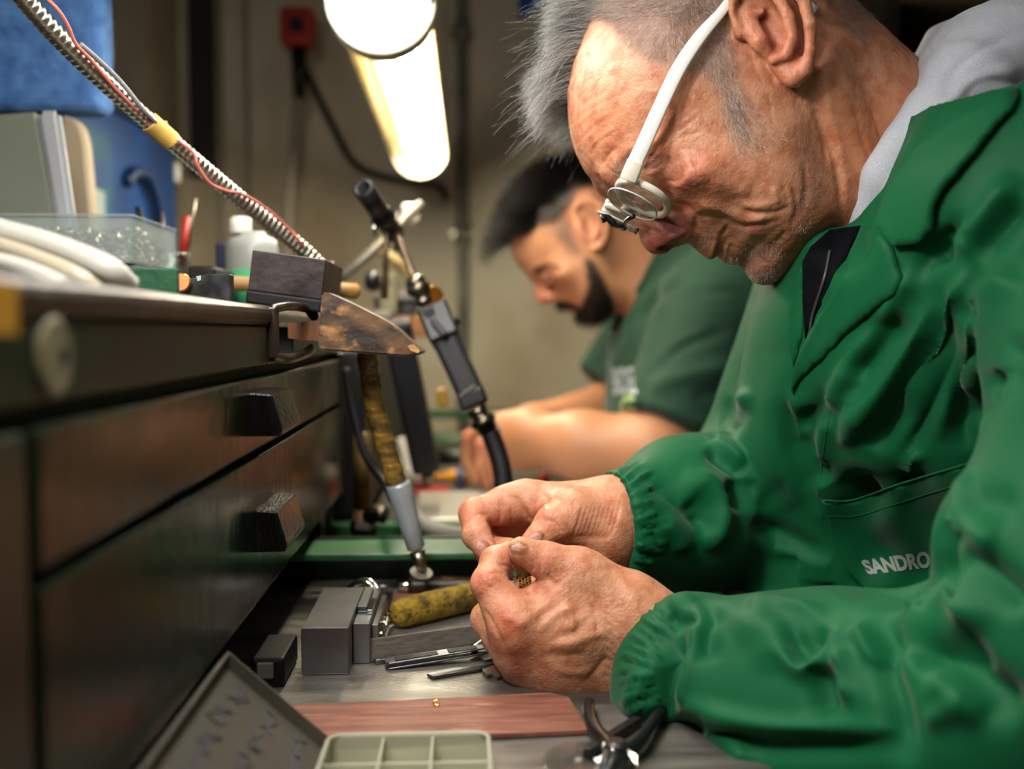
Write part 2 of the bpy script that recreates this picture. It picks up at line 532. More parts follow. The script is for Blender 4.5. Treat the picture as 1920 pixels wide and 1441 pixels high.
M_yellowsticker = mat('yellow_tape', 'c08a10', 0.5)
M_greybeige = mat('beige_plate', '8d8668', 0.5, var='6a6349', vscale=40)
M_goldtape = mat('oily_amber_tape', '86682a', 0.22, var='54401c', vscale=60, vdetail=6, vlo=0.42, vhi=0.58, bump=0.002, bscale=130, stretch=(1, 1, 2), coat=0.4)
M_cord = mat('pale_cord', '8d8474', 0.7)

# ------------------------------------------------------------------ room shell
def slab(name, lo, hi, m): return tag(box(name, lo, hi, m), kind='structure')
slab('floor', (-1.2, -1.7, -0.1), (2.2, 2.4, 0.0), M_floor)
slab('ceiling', (-1.2, -1.7, 2.5), (2.2, 2.4, 2.6), M_ceiling)
slab('wall_back', (-1.2, 2.15, 0.0), (2.2, 2.3, 2.5), M_plaster)
slab('wall_left', (-1.1, -1.7, 0.0), (-0.9, 2.15, 2.5), M_plaster)
slab('wall_right', (2.0, -1.7, 0.0), (2.2, 2.15, 2.5), M_plaster_dark)
slab('wall_front', (-0.9, -1.8, 0.0), (2.0, -1.6, 2.5), M_plaster_dark)
slab('trim_1', (-0.72, 1.95, 0.0), (-0.60, 2.15, 2.5), M_plaster)            # beige pillar in the left corner
t = box('trim_2', (-0.80, 1.80, 0.0), (-0.71, 1.93, 2.5), mat('brown_door_post', '2c1d14', 0.6, var='120c08', vscale=6)); tag(t, kind='structure')

t = box('trim_3', PY(357, 330, 2.11), np.array([PY(408, 100, 2.11)[0], 2.15, 2.5]), mat('dark_band', '2a2826', 0.6, var='1c1a19', vscale=5)); tag(t, kind='structure')   # dark upright box making the dark band beside the pillar
# vertical conduit on the back wall
pipe = empty('conduit_pipe', PY(870, 700, 2.10), 'grey steel conduit pipe running vertically up the stained back wall', 'pipe')
xa = PY(868, 500, 2.125)[0]
M_pipe = mat('painted_pipe', '8b8a7c', 0.5, var='605d50', vscale=12)
tube('tube', [(xa, 2.125, 0.1), (xa, 2.125, 2.4)], 0.0125, M_pipe, pipe, 12)
for z in (PY(868, 438, 2.125)[2], PY(868, 680, 2.125)[2]-0.25, PY(868, 60, 2.125)[2]):
    tube('coupling', [(xa, 2.125, z-0.022), (xa, 2.125, z+0.022)], 0.0165, M_pipe, pipe, 12)
    box('clip', (xa-0.024, 2.132, z-0.006), (xa+0.024, 2.15, z+0.006), M_nickel, pipe)
tag(box('wall_switch', PY(937, 378, 2.148)-np.array([0, 0.012, 0]), PY(968, 330, 2.148), M_white_paint, bevel=0.004), 'small pale switch plate on back wall behind the dark haired man', 'switch')

# hanging red socket with cable, cords
sock = empty('hanging_socket', PY(560, 60, 1.95), 'red hanging power socket with a thick pale cord, upper corner of the back wall', 'socket')
c0 = PY(560, 55, 1.95)
box('housing', c0-np.array([0.032, 0.03, 0.036]), c0+np.array([0.032, 0.03, 0.036]), M_red, sock, bevel=0.01)
box('flap', c0+np.array([-0.012, -0.036, -0.014]), c0+np.array([0.014, -0.028, 0.014]), M_blackplastic, sock, bevel=0.003)
tube('plug', [c0-np.array([0, 0, 0.034]), c0-np.array([0, 0, 0.13])], [0.016, 0.012], M_blackplastic, sock)
(tube('cord', catmull([PY(556, 150, 1.95), PY(553, 230, 1.95), PY(545, 330, 1.95), PY(536, 470, 1.95), PY(533, 596, 1.95)]), 0.009, M_cord, sock, 8))
tag(tube('looped_cable', catmull([PY(572, 130, 1.99), PY(620, 230, 2.0), PY(670, 310, 2.05), PY(760, 340, 2.1), PY(820, 348, 2.12), PY(838, 372, 2.14)]), 0.007, M_rubber, sides=8), 'dark cable sagging from the red socket to the grey conduit pipe', 'cable')
tag(tube('blue_cable', catmull([PY(978, -60, 1.7)*np.array([1, 1, 0])+np.array([0, 0, 2.499]), PY(980, -60, 1.7), PY(992, -8, 1.7), PY(1012, 12, 1.7), PY(1024, -30, 1.7)], 6), .009, mat('blue_cord', '1c4a8c', 0.5), sides=8), 'dark blue cable loop hanging from above, over the grey forelock', 'cable')
for i, (x, w) in enumerate(((408, 0.006), (462, 0.004))):
    tag(tube('thin_cord', [PY(x, 90, 2.09+0.02*i)*np.array([1, 1, 0])+np.array([0, 0, 2.499]), PY(x, 90, 2.09+0.02*i), PY(x+6, 420, 2.09+0.02*i), PY(x+8, 640, 2.09+0.02*i)], w, M_cord, sides=6),
        ('left one of two thin cords hanging down the back wall' if i == 0 else 'right and thinner one of two cords hanging down the back wall'), 'cord', 'thin cords on the back wall')

# dark shelf on the back right
sh = empty('wall_shelf', (1.25, 2.0, 1.0), 'dark wooden shelf unit in the shade behind the grey haired man', 'shelf')
M_shelf = mat('shelf_wood', '33281c', 0.7, var='1c1610', vscale=8)
M_shelfedge = mat('shelf_edge_wood', '6a5a3c', 0.7, var='4c3f2a', vscale=8)
for x in (0.80, 1.75): box('side', (x-0.012, 1.86, 0.0), (x+0.012, 2.15, 1.9), M_shelf, sh)
box('back', (0.80, 2.13, 0.9), (1.75, 2.15, 1.9), mat('shelf_back', '120f0c', 0.8), sh)
for z in (1.12, 1.36, 1.565): 
    box('shelf_board', (0.812, 1.86, z), (1.738, 2.13, z+0.022), M_shelfedge, sh)
cols = ['5a1d14', '3a2a1c', '6a3c1c', '2a3038', '48201a', '6a5a40', '2c1e18', '503018']
for i in range(9):
    x = 0.86+i*0.095; h = 0.07+0.035*((i*7) % 4)
    o = lathe('storage_jar', (x, 1.95, 1.587), (0, 0, 1), [(0, 0.032), (0.006, 0.036), (h, 0.036), (h+0.01, 0.026), (h+0.022, 0.026)], mat('jar_%d' % (i % 8), cols[i % 8], 0.4), sides=16)
    tag(o, ['dark red', 'brown', 'orange brown', 'slate grey', 'maroon', 'tan', 'umber', 'rust', 'deep red'][i]+' jar standing on the top board of the dark shelf, '+['first', 'second', 'third', 'fourth', 'fifth', 'sixth', 'seventh', 'eighth', 'ninth'][i]+' from left', 'jar', 'jars on the dark shelf')

# ------------------------------------------------------------------ near workbench
bench = empty('jewellers_bench', (-0.4, 0.6, 0.0), "dark green jeweller's workbench with two shallow drawers beside the grey haired man", 'workbench')
def bp(*a, **k): return box(*a, **k, parent=bench)
bp('worktop', (-0.80, -0.15, E+0.003), (XF, 0.662, WT), M_worktop, bevel=0.0055, seg=3, smooth=False)
bp('worktop_rear', (-0.80, 0.663, E+0.003), (XF-0.03, 1.02, WT), M_worktop, bevel=0.004)
bp('apron', (-0.80, -0.15, E-0.0215), (XF-0.002, 0.645, E+0.0028), M_green_frame, bevel=0.001)
bp('apron', (-0.80, 0.742, E-0.0215), (XF-0.002, 1.005, E+0.0028), M_green_frame, bevel=0.001)
bp('apron', (-0.80, 0.645, E-0.0215), (XF-0.03, 0.742, E+0.0028), M_green_frame)
bp('apron_lip', (XF-0.03, 0.645, E-0.0215), (XF-0.002, 0.742, E-0.0155), M_green_frame)
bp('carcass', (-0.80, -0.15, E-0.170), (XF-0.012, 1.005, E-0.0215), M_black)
bp('frame_post', (XF-0.013, 0.255, E-0.165), (XF-0.001, 0.291, E-0.029), M_green_frame, bevel=0.0015)
bp('frame_post', (XF-0.013, 1.001, E-0.165), (XF+0.001, 1.012, E-0.022), M_green, bevel=0.0015)
bp('side_panel', (-0.80, 1.005, E-0.6), (XF-0.012, 1.020, E-0.0215), M_green_frame)
def drawer(z0, z1, hz, hy):
    d = box('drawer', (XF-0.016, 0.295, z0), (XF, 0.999, z1), M_green, bench, bevel=0.0018, seg=2)
    # wedge-shaped grip
    y0, y1 = hy; t, b = hz
    a = [(XF-0.001, y0, t), (XF+0.0125, y0, t-0.001), (XF+0.0185, y0, b+0.004), (XF+0.017, y0, b), (XF-0.001, y0, b)]
    prism('handle', a, (0, y1-y0, 0), M_ebony, d, bevel=0.0009)
    return d
drawer(E-0.0712, E-0.0285, (E-0.036, E-0.0615), (0.5835, 0.648))
drawer(E-0.1635, E-0.0755, (E-0.1065, E-0.132), (0.594, 0.660))
o = lathe('lock_plate', PY(125, 668, 0.312)*np.array([0, 1, 1])+np.array([XF-0.003, 0, 0]), (1, 0, 0), [(0, 0.0125), (0.0022, 0.0125), (0.003, 0.0115)], M_greybeige, bench, 24)
lathe('keyhole', PY(136, 664, 0.317)*np.array([0, 1, 1])+np.array([XF-0.001, 0, 0]), (1, 0, 0), [(0, 0.003), (0.0016, 0.003)], M_black, o, 10)
bp('tape_patch', (XF-0.0005, 0.150, E-0.001), (XF+0.0008, 0.2835, E+0.0135), M_yellowsticker)
# tray
bp('tray_sheet', (-0.60, 0.15, TZ-0.003), (0.15, 0.86, TZ), M_traysteel)
bp('tray_back', (-0.60, 0.856, TZ), (0.15, 0.862, E-0.178), M_green_frame)
bp('tray_rail', (-0.40, 0.785, E-0.182), (0.15, 0.840, E-0.176), M_green_rail, bevel=0.0015)
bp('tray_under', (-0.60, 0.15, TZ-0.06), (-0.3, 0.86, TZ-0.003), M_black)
for (x, y) in ((-0.76, -0.1), (-0.76, 0.98), (0.13, 0.17), (0.13, 0.84), (-0.16, 0.98)):
    bp('leg', (x-0.02, y-0.02, 0), (x+0.02, y+0.02, TZ-0.003 if x > -0.2 and y < 0.9 else E-0.02), M_green_frame)
# pin socket (cast bracket) with two lugs
bk = bp('pin_socket', (XF-0.004, 0.652, E-0.018), (XF+0.0025, 0.664, E+0.0155), M_worktop, bevel=0.0012)
box('socket_back', (XF-0.03, 0.664, E-0.018), (XF-0.026, 0.74, E+0.0155), M_black, bk)
tube('upper_lug', catmull([(XF-0.001, 0.657, E+0.0145), (XF+0.008, 0.672, E+0.0165), (XF+0.014, 0.70, E+0.0155), (XF+0.017, 0.72, E+0.0105)], 5), [0.003]*13+[0.0035]*3, M_nickel, bk, 8)
tube('lower_lug', catmull([(XF-0.001, 0.657, E-0.0165), (XF+0.006, 0.668, E-0.0185), (XF+0.012, 0.70, E-0.0165), (XF+0.014, 0.725, E-0.0125)], 5), 0.0034, M_nickel, bk, 8)
# wooden bench pin
yp = 0.695
pin = empty('bench_pin', (XF, yp, E), 'worn brown wooden bench pin, a pointed wedge jutting out of the bench front', 'bench pin')
out = [PY(*q, yp) for q in ((603, 549), (612, 547), (660, 569), (716, 597), (740, 612), (764, 634), (782, 650), (796, 660), (792, 664), (762, 668), (598, 656), (596, 642))]
prism('wedge', out, (0, 0.045, 0), M_pinwood, pin, bevel=0.0012, seg=2)
prism('tongue', [PY(*q, yp+0.003) for q in ((540, 606), (604, 600), (604, 640), (540, 634))], (0, 0.036, 0), mat('orange_pin_wood', '6e3c12', 0.5, var='3a200e', vscale=20, stretch=(4, 1, 1)), pin)
prism('notch_chip', [PY(*q, yp-0.0005) for q in ((764, 648), (775, 645), (788, 657), (784, 662), (770, 657))], (0, 0.004, 0), M_wood, pin)

# ------------------------------------------------------------------ bench lamps
M_lampwhite = mat('lamp_white', 'd8d2bc', 0.35)
M_trough = mat('cream_reflector', 'a8966a', 0.4)
M_diff = mat('tube_glow', 'ffffff', 0.4, emit='fffaf0', estr=112.0)
M_diff2 = mat('diffuser_glow', 'ffffff', 0.4, emit='fffaf0', estr=18.0)
M_lampclear = mat('lamp_clear', 'f8f4e4', 0.08, thin=0.15)
def lamp(y0, y1, label, opal):
    r = empty('bench_lamp', (-0.079, (y0+y1)/2, E+0.30), label, 'lamp')
    zc = E+0.312; R = 0.048
    # half-round trough opening downwards with thickness
    n = 14; V = []; F = []
    ang = [math.radians(-8+196*i/n) for i in range(n+1)]
    for y in (y0, y1):
        for rr in (R, R-0.003):
            for a in ang: V.append((-0.079+rr*math.cos(a), y, zc+rr*math.sin(a)))
    m = n+1
    for i in range(n):
        F += [(i, i+1, 2*m+i+1, 2*m+i), (m+i+1, m+i, 3*m+i, 3*m+i+1), (i, m+i, m+i+1, i+1), (2*m+i, 2*m+i+1, 3*m+i+1, 3*m+i)]
    F += [(0, 2*m, 3*m, m), (n, m+n, 3*m+n, 2*m+n)]
    mesh_np('trough', V, F, M_lampwhite if opal else M_trough, r)
    lathe('end_cap', (-0.079, y1-0.001, zc), (0, 1, 0), [(0, R), (0.004, R), (0.012, R*0.8)], M_lampwhite, r, 28)
    lathe('end_cap', (-0.079, y0-0.011, zc), (0, 1, 0), [(0, R*0.8), (0.008, R), (0.012, R)], M_lampwhite, r, 28)
    for dx in (0.018, -0.018):
        if not opal and dx < 0: continue
        tube('fluorescent_tube', [(-0.079+dx, y0+0.03, zc-0.012), (-0.079+dx, y1-0.02, zc-0.012)], 0.0125, M_diff, r, 14)
    if not opal:
        tube('fluorescent_tube', [(-0.079-0.02, y0+0.03, zc-0.004), (-0.079-0.02, y1-0.02, zc-0.004)], 0.0125, M_lampwhite, r, 14)
    # diffuser: lower half round
    V = []; F = []
    n = 12; ang = [math.radians(188+164*i/n) for i in range(n+1)]
    rows = [(y0, 1), (y1-0.03, 1), (y1-0.012, 0.93), (y1-0.003, 0.75), (y1, 0.4)] if opal else [(y0, 1), (y1-0.05, 1), (y1-0.02, 0.93), (y1-0.004, 0.75), (y1+0.002, 0.4)]
    for (y, s) in rows:
        for a in ang: V.append((-0.079+R*math.cos(a)*s, y, zc+R*math.sin(a)*s*1.02))
    m = n+1
    for j in range(len(rows)-1):
        for i in range(n): F.append((j*m+i, j*m+i+1, (j+1)*m+i+1, (j+1)*m+i))
    mesh_np('diffuser', V, F, M_diff2 if opal else M_lampclear, r)
    ring = [(-0.079+(R+0.002)*math.cos(a), (y1+0.003 if opal else y0-0.004), zc+(R+0.002)*math.sin(a)) for a in np.linspace(0, 2*math.pi, 33)]
    tube('end_ring', ring, 0.0030, M_lampwhite, r, 8, caps=False)
    for y in (y0+0.08, y1-0.08):
        tube('stem', [(-0.079, y, zc+R-0.002), (-0.079, y, 2.5)], 0.004, M_nickel, r, 8)
    return r
lamp(0.06, 0.955, 'bright white bench lamp with opal cover, nearer of the two overhead', True)
lamp(0.985, 1.75, 'white bench lamp with clear cover over the dark haired man, farther of two', False)
# ================================================================== the grey haired man: head
DM = 0.675                                   # distance of his mid plane
def mid(px, py, w):                          # picture position -> same point slid onto the mid plane
    f = (DM-w)/DM
    return (960+(px-960)*f, 720.5+(py-720.5)*f)
def H(px, py, w): return cam_pt(px, py, DM-w)

def tps(pts, vals, reg=1e-4):
    pts = np.asarray(pts, float)/100; n = len(pts)
    d = np.linalg.norm(pts[:, None]-pts[None], axis=2); K = d*d*np.log(d+1e-9)+np.eye(n)*reg*n
    A = np.zeros((n+3, n+3)); A[:n, :n] = K; A[:n, n] = 1; A[:n, n+1:] = pts; A[n, :n] = 1; A[n+1:, :n] = pts.T
    c = np.linalg.solve(A, np.concatenate([vals, np.zeros(3)]))
    def f(q):
        q = np.asarray(q, float)/100; out = np.zeros(len(q))
        for i in range(n):
            r = np.linalg.norm(q-pts[i], axis=1); out += c[i]*r*r*np.log(r+1e-9)
        return out+c[n]+q@c[n+1:]
    return f

class Pillow:
    """solid with a given outline in the mid plane and a half-thickness map, symmetrical left/right"""
    def __init__(s, outline, widths, rounds, dm, step=2.0):
        s.dm = dm; o = np.array(outline, float)
        lo = o.min(0)-40; hi = o.max(0)+40; s.lo = lo; s.step = step
        nx, ny = ((hi-lo)/step).astype(int)+2
        X, Y = np.meshgrid(lo[0]+np.arange(nx)*step, lo[1]+np.arange(ny)*step, indexing='ij')
        q = np.stack([X.ravel(), Y.ravel()], -1)
        d, _ = poly_dist(q, np.vstack([o, o[:1]]))
        ins = poly_inside(q, o); d = np.where(ins, d, -d)*dm/FP
        W = np.clip(tps([w[:2] for w in widths], [w[2] for w in widths])(q), 0.006, 0.085)
        R = np.clip(tps([w[:2] for w in rounds], [w[2] for w in rounds], 1e-3)(q), 0.006, 0.085)
        t = d/R; qq = np.where(t < 0, 2*t, np.where(t < 1, 1-(1-t)**2, 1.0))
        G = (W*W*qq).reshape(nx, ny)
        for _ in range(2):
            G[1:-1, 1:-1] = (G[1:-1, 1:-1]*4+G[:-2, 1:-1]+G[2:, 1:-1]+G[1:-1, :-2]+G[1:-1, 2:])/8
        s.G = G; s.gx, s.gy = np.gradient(G, step*dm/FP)
    def __call__(s, p):
        u = (960+p[:, 0]*FP/s.dm-s.lo[0])/s.step; v = (720.5+p[:, 1]*FP/s.dm-s.lo[1])/s.step
        n = s.G.shape
        uc = np.clip(u, 0, n[0]-1.001); vc = np.clip(v, 0, n[1]-1.001)
        i = uc.astype(int); j = vc.astype(int); a = uc-i; b = vc-j
        def bil(T): return T[i, j]*(1-a)*(1-b)+T[i+1, j]*a*(1-b)+T[i, j+1]*(1-a)*b+T[i+1, j+1]*a*b
        w = s.dm-p[:, 2]
        g = bil(s.G)-w*w
        gr = np.sqrt(bil(s.gx)**2+bil(s.gy)**2+4*w*w)+0.012
        out = (np.abs(u-uc)+np.abs(v-vc))*s.step*s.dm/FP
        return -g/gr+out

head_outline = [(1092,70),(1074,120),(1064,172),(1065,215),(1070,250),(1080,285),(1097,318),(1120,346),(1143,368),(1160,384),(1174,398),
    (1186,414),(1196,434),(1202,452),(1210,466),(1222,475),(1238,477),(1252,473),(1262,464),(1278,456),(1291,454),(1303,463),(1317,477),(1329,485),(1339,485),
    (1346,478),(1353,485),(1364,493),(1376,496),(1388,494),(1396,503),(1404,517),(1416,529),(1431,535),(1448,532),(1472,519),(1500,500),(1530,482),
    (1560,500),(1620,560),(1700,500),(1775,380),(1760,240),(1735,182),(1690,165),(1640,132),(1604,85),(1584,30),(1566,-30),(1530,-85),(1460,-128),(1370,-148),(1280,-138),(1200,-100),(1135,-40),(1108,20)]
def wl(*rows): return [mid(*r)+(r[2],) for r in rows]
head_w = wl((1120,180,.060),(1180,100,.068),(1260,150,.0715),(1250,0,.078),(1400,-30,.0785),(1330,60,.0755),(1500,-60,.076),(1140,280,.052),
    (1165,340,.042),(1200,265,.0545),(1215,310,.0490),(1232,292,.0525),(1250,330,.0535),(1262,275,.0620),(1300,300,.0665),(1345,250,.0690),(1290,350,.0600),(1330,340,.0655),(1380,310,.0680),
    (1180,400,.011),(1205,420,.0125),(1232,452,.0135),(1268,400,.0185),(1285,430,.0165),(1262,440,.0165),(1240,400,.016),(1255,375,.031),(1300,400,.036),
    (1310,440,.0235),(1330,465,.021),(1335,440,.030),(1350,420,.0365),(1375,440,.034),(1370,470,.025),(1400,480,.026),(1430,505,.024),(1440,470,.036),(1380,390,.0515),(1420,420,.0510),(1470,480,.036),
    (1460,400,.0590),(1500,430,.0530),(1530,330,.0660),(1450,250,.0720),(1420,150,.0745),(1500,230,.0700),(1560,250,.0560),(1600,150,.0580),(1580,50,.0640),(1640,250,.0540),(1680,300,.0560),(1600,420,.0520),(1740,300,.062))
head_r = [(1070,170,.060),(1110,330,.040),(1100,60,.075),(1300,-100,.08),(1500,-60,.075),(1150,375,.026),(1190,420,.0125),(1205,455,.012),(1240,475,.012),(1280,455,.014),(1310,470,.020),
    (1345,483,.016),(1375,495,.017),(1400,515,.020),(1430,535,.022),(1470,520,.026),(1520,485,.03),(1600,540,.05),(1750,350,.05),(1700,165,.05),(1600,60,.055)]
pillow = Pillow(head_outline, head_w, head_r, DM)
hs = Sdf()
hs.field(lambda p: pillow(p), 0.0)
# neck and shoulder root (covered by the clothes further down)
hs.cone(cam_pt(1545, 190, DM), cam_pt(1760, 400, DM+0.02), 0.057, 0.064, 0.02)
for sgn in (1, -1):
    A = lambda px, py, w: H(px, py, w)*np.array([1, 1, 1]) if sgn > 0 else (H(px, py, w)*np.array([1, 1, 1]))*np.array([1, 1, -1])+np.array([0, 0, 2*DM])
    hs.cone(A(1535,130,.060), A(1640,430,.030), 0.016, 0.017, 0.012)      # neck muscle behind the jaw
    hs.cone(A(1150,322,.022), A(1205,268,.043), 0.006, 0.007, 0.010)       # brow ridge
    hs.ball(A(1226,306,.0365), 0.0122, 0.003)                             # eyeball under the lids
    hs.ball(A(1272,424,.0135), (0.012, 0.010, 0.007), 0.006)              # nose wing
    hs.ball(A(1253,463,.0065), (0.0065, 0.0035, 0.0035), 0.002, 's')      # nostril
    # ear
    ex = np.array([0.70, 0.71, 0]); ey = np.array([-0.71, 0.70, 0])
    hs.ball(A(1452,60,.0785), (0.030, 0.016, 0.006), 0.006, axes=[[.55,.83,.0],[-.81,.54,-.22*sgn],[-.18,.12,.975]])
    helix = [(1388,62,.080),(1377,20,.083),(1378,-25,.086),(1397,-64,.089),(1440,-80,.092),(1480,-58,.095),(1505,-10,.096),(1519,45,.095),(1520,95,.091),(1510,130,.086),(1490,143,.082)]
    hs.chain([A(*q) for q in helix], [.0036,.0036,.0037,.0038,.0040,.0040,.0038,.0036,.0034,.0042,.0050], 0.004)
    hs.ball(A(1487,132,.081), (0.0085, 0.0085, 0.0050), 0.006)            # lobe
    hs.cone(A(1462,118,.079), A(1485,142,.080), 0.004, 0.005, 0.005)
    hs.ball(A(1432,34,.090), (0.019, 0.0098, 0.0135), 0.004, 's', axes=[[.80,.60,0],[-.6,.8,0],[0,0,1]])   # concha
    hs.ball(A(1458,70,.089), (0.012, 0.008, 0.009), 0.004, 's')
    anti = [(1420,-30,.086),(1455,-12,.0895),(1478,30,.091),(1486,70,.0895),(1474,103,.087),(1452,112,.085)]
    hs.chain([A(*q) for q in anti], [.0026,.0034,.0036,.0036,.0036,.0030], 0.003)
    hs.chain([A(*q) for q in [(1400,30,.080),(1425,78,.083),(1438,97,.082)]], [.0045,.0050,.0032], 0.005)   # tragus
    hs.cone(A(1392,36,.079), A(1428,22,.083), 0.0032, 0.0022, 0.003)      # crus
HEAD = hs
SK = {}
def lin(h): return np.array(rgb(h)[:3])
def paint(cols, w, c, k=1.0):
    w = np.clip(w*k, 0, 1)[:, None]; return cols*(1-w)+lin(c)*w
def blob(B, px, py, w): return np.exp(-(((B.xy-np.array([px, py]))**2).sum(1))/w**2)
def sculpt_head(h=0.0012):
    lo = cam_pt(1030, -220, 0.675); hi = cam_pt(1960, 620, 0.675)
    V, Q = HEAD.mesh((lo[0], lo[1], DM-0.112), (hi[0], hi[1], DM+0.112), h)
    V = laplace(V, Q, 1, 0.4)
    B = Brush(V, Q, DM+0.01)
    mm = 0.001
    B.folds([
      # forehead
      ([(1078,232),(1100,208),(1135,190),(1175,172)], 4, -.3*mm), ([(1090,262),(1112,240),(1139,222),(1176,205)], 4, -.4*mm),
      ([(1104,292),(1122,268),(1148,250),(1172,232)], 4, -.5*mm), ([(1096,250),(1118,228),(1150,210)], 8, .5*mm), ([(1112,280),(1134,255),(1165,238)], 8, .6*mm),
      ([(1128,315),(1140,290),(1160,275)], 4, -.9*mm), ([(1145,330),(1165,295),(1190,268)], 9, 1.3*mm), ([(1190,180),(1215,170),(1240,175)], 8, .5*mm), ([(1085,205),(1110,185),(1150,165)], 5, -.4*mm),
      ([(1130,350),(1120,325)], 4, -.8*mm),
      # orbit
      ([(1272,200),(1262,238),(1248,264),(1218,287)], 5, -2.4*mm), ([(1262,205),(1250,238),(1225,268),(1195,296)], 7, 1.2*mm),
      ([(1256,312),(1258,318)], 26, -2.6*mm, False), ([(1287,282),(1293,318),(1280,342),(1256,350)], 9, 1.5*mm), ([(1240,300),(1238,318)],9,-1.0*mm,False),
      ([(1209,318),(1222,296),(1236,278)], 3, -2.2*mm), ([(1209,320),(1230,314),(1238,304)], 2.5, -1.2*mm), ([(1204,314),(1216,290),(1232,272)], 4, .9*mm), ([(1212,326),(1232,322),(1244,308)], 4, .7*mm),
      ([(1266,262),(1294,252),(1322,246)], 3, -.8*mm), ([(1268,250),(1290,232),(1310,216)], 3, -.6*mm), ([(1270,276),(1296,280),(1320,286)], 3, -.5*mm),
      ([(1268,286),(1273,302),(1276,322)], 3, -.9*mm), ([(1252,290),(1258,312)], 3, -.6*mm), ([(1246,338),(1270,340),(1284,328)], 4, -1.0*mm),
      # nose
      ([(1268,372),(1285,386),(1300,402),(1305,424),(1298,442)], 6, -3.2*mm), ([(1228,404),(1240,420),(1246,436)], 5, -1.0*mm), ([(1246,408),(1262,404),(1280,410)], 6, .9*mm),
      ([(1260,457),(1274,451),(1288,441)], 4, -3.6*mm), ([(1250,448),(1272,440),(1290,428)], 5, 1.0*mm), ([(1226,390),(1245,372),(1262,362)], 6, -1.0*mm), ([(1200,420),(1215,432)],6,.4*mm),
      # mouth and cheek folds
      ([(1304,404),(1330,402),(1352,406),(1368,416)], 6, -2.6*mm), ([(1370,416),(1360,430),(1351,444),(1346,460),(1344,480)], 4.5, -3.6*mm),
      ([(1308,388),(1340,386),(1372,398),(1400,408)], 10, 2.2*mm), ([(1366,412),(1391,424),(1430,421),(1458,412)], 5, -2.4*mm), ([(1380,410),(1410,412),(1440,406)], 6, 1.3*mm),
      ([(1379,392),(1426,400),(1461,396),(1482,384)], 5, -1.8*mm), ([(1386,380),(1424,386),(1452,378)], 8, 1.2*mm), ([(1484,340),(1494,385),(1486,425)], 5, -1.8*mm), ([(1468,345),(1478,380)], 4, -1.0*mm),
      ([(1508,300),(1512,350),(1500,410)], 6, -1.2*mm), ([(1450,350),(1460,385)], 6, 1.0*mm), ([(1391,490),(1401,470),(1424,456)], 5, -1.8*mm), ([(1358,486),(1362,466),(1372,446)], 5, 1.2*mm),
      ([(1334,484),(1338,466),(1346,450)], 5, 1.0*mm), ([(1316,470),(1326,446)], 4, -.5*mm), ([(1412,520),(1425,505),(1436,490)], 12, 1.0*mm), ([(1440,470),(1460,450),(1476,430)], 6, -1.0*mm),
      ([(1400,440),(1412,436),(1436,440)], 8, .8*mm), ([(1330,345),(1370,350),(1410,360)], 16, 1.2*mm),
      # in front of the ear, jaw edge and neck
      ([(1424,98),(1440,130),(1457,170)], 3, -.8*mm), ([(1404,90),(1416,125),(1436,165)], 3, -.5*mm), ([(1440,165),(1446,210),(1450,250)], 3, -.4*mm),
      ([(1506,165),(1534,205),(1556,270),(1574,340),(1578,420)], 7, -3.0*mm), ([(1520,190),(1542,250),(1552,310)], 6, -1.2*mm),
      ([(1536,120),(1556,200),(1584,320),(1590,400)], 10, 1.3*mm), ([(1600,180),(1618,260),(1640,330)], 5, -.6*mm), ([(1630,190),(1652,260),(1668,310)], 5, -.6*mm), ([(1610,330),(1622,390)], 4, -.6*mm), ([(1640,320),(1640,380)], 4, -.6*mm),
    ])
    side = np.clip((DM-0.02-B.V[:, 2])*60, 0, 1)
    B.noise(260, 0.28*mm, 3, None, 2); B.noise(700, 0.14*mm, 5, None, 2)
    n = len(B.V); cols = np.tile(lin('ba8768'), (n, 1)); xy = B.xy
    up = vnoise(B.V, 45, 9)
    cols = paint(cols, 0.5+0.8*up, 'a8674a', .5)
    for (x, y, w, c, k) in ((1130,250,70,'bf7a58',.6), (1110,110,60,'cc9a80',.8), (1330,320,60,'c07a5e',.6), (1300,360,40,'bc7058',.5), (1262,428,40,'80403a',.9), (1235,455,36,'7e3e38',.95), (1290,345,34,'c07868',.5),
        (1258,312,34,'8c5440',.7), (1450,60,75,'c2785c',.7), (1495,120,40,'c87a62',.6), (1430,510,34,'a8685c',.6), (1620,260,90,'ad6a44',.8), (1590,420,80,'9c5a3c',.6)):
        cols = paint(cols, blob(B, x, y, w), c, k)
    # lips, stubble shadow, clipped hair
    cols = paint(cols, B.weight([(1336,482),(1344,465),(1358,446)], 6, False), '7c3c34', .8)
    cols = paint(cols, B.weight([(1210,314),(1222,304),(1232,293)], 4.5, False), '2a1812', .85)
    st = np.zeros(n)
    for pts, w in (([(1310,470),(1330,440),(1345,420)], 16), ([(1385,490),(1430,520),(1480,500)], 26), ([(1400,470),(1460,460),(1510,440)], 30), ([(1500,420),(1520,340),(1500,270)], 34), ([(1400,440),(1450,420)], 24), ([(1330,470),(1375,480)],12)):
        st = np.maximum(st, B.weight(pts, w, False))
    cols = paint(cols, st, '75503f', .55*1.0)
    scalp = poly_inside(xy, [(1096,20),(1150,48),(1172,84),(1215,108),(1265,126),(1310,134),(1345,165),(1362,205),(1382,262),(1398,282),(1402,240),(1388,170),(1374,90),(1358,20),(1375,-90),(1540,-90),(1545,-10),(1575,40),(1600,70),(1625,84),(1640,60),(1640,-300),(1000,-300)]).astype(float)
    for _ in range(14):
        E = np.concatenate([B.Q[:, [i, (i+1) % 4]] for i in range(4)])
        scalp = np.bincount(E[:, 0], scalp[E[:, 1]], n)/np.maximum(np.bincount(E[:, 0], minlength=n), 1)
    SK['scalp'] = scalp
    cols = paint(cols, scalp, '8a7264', .75)
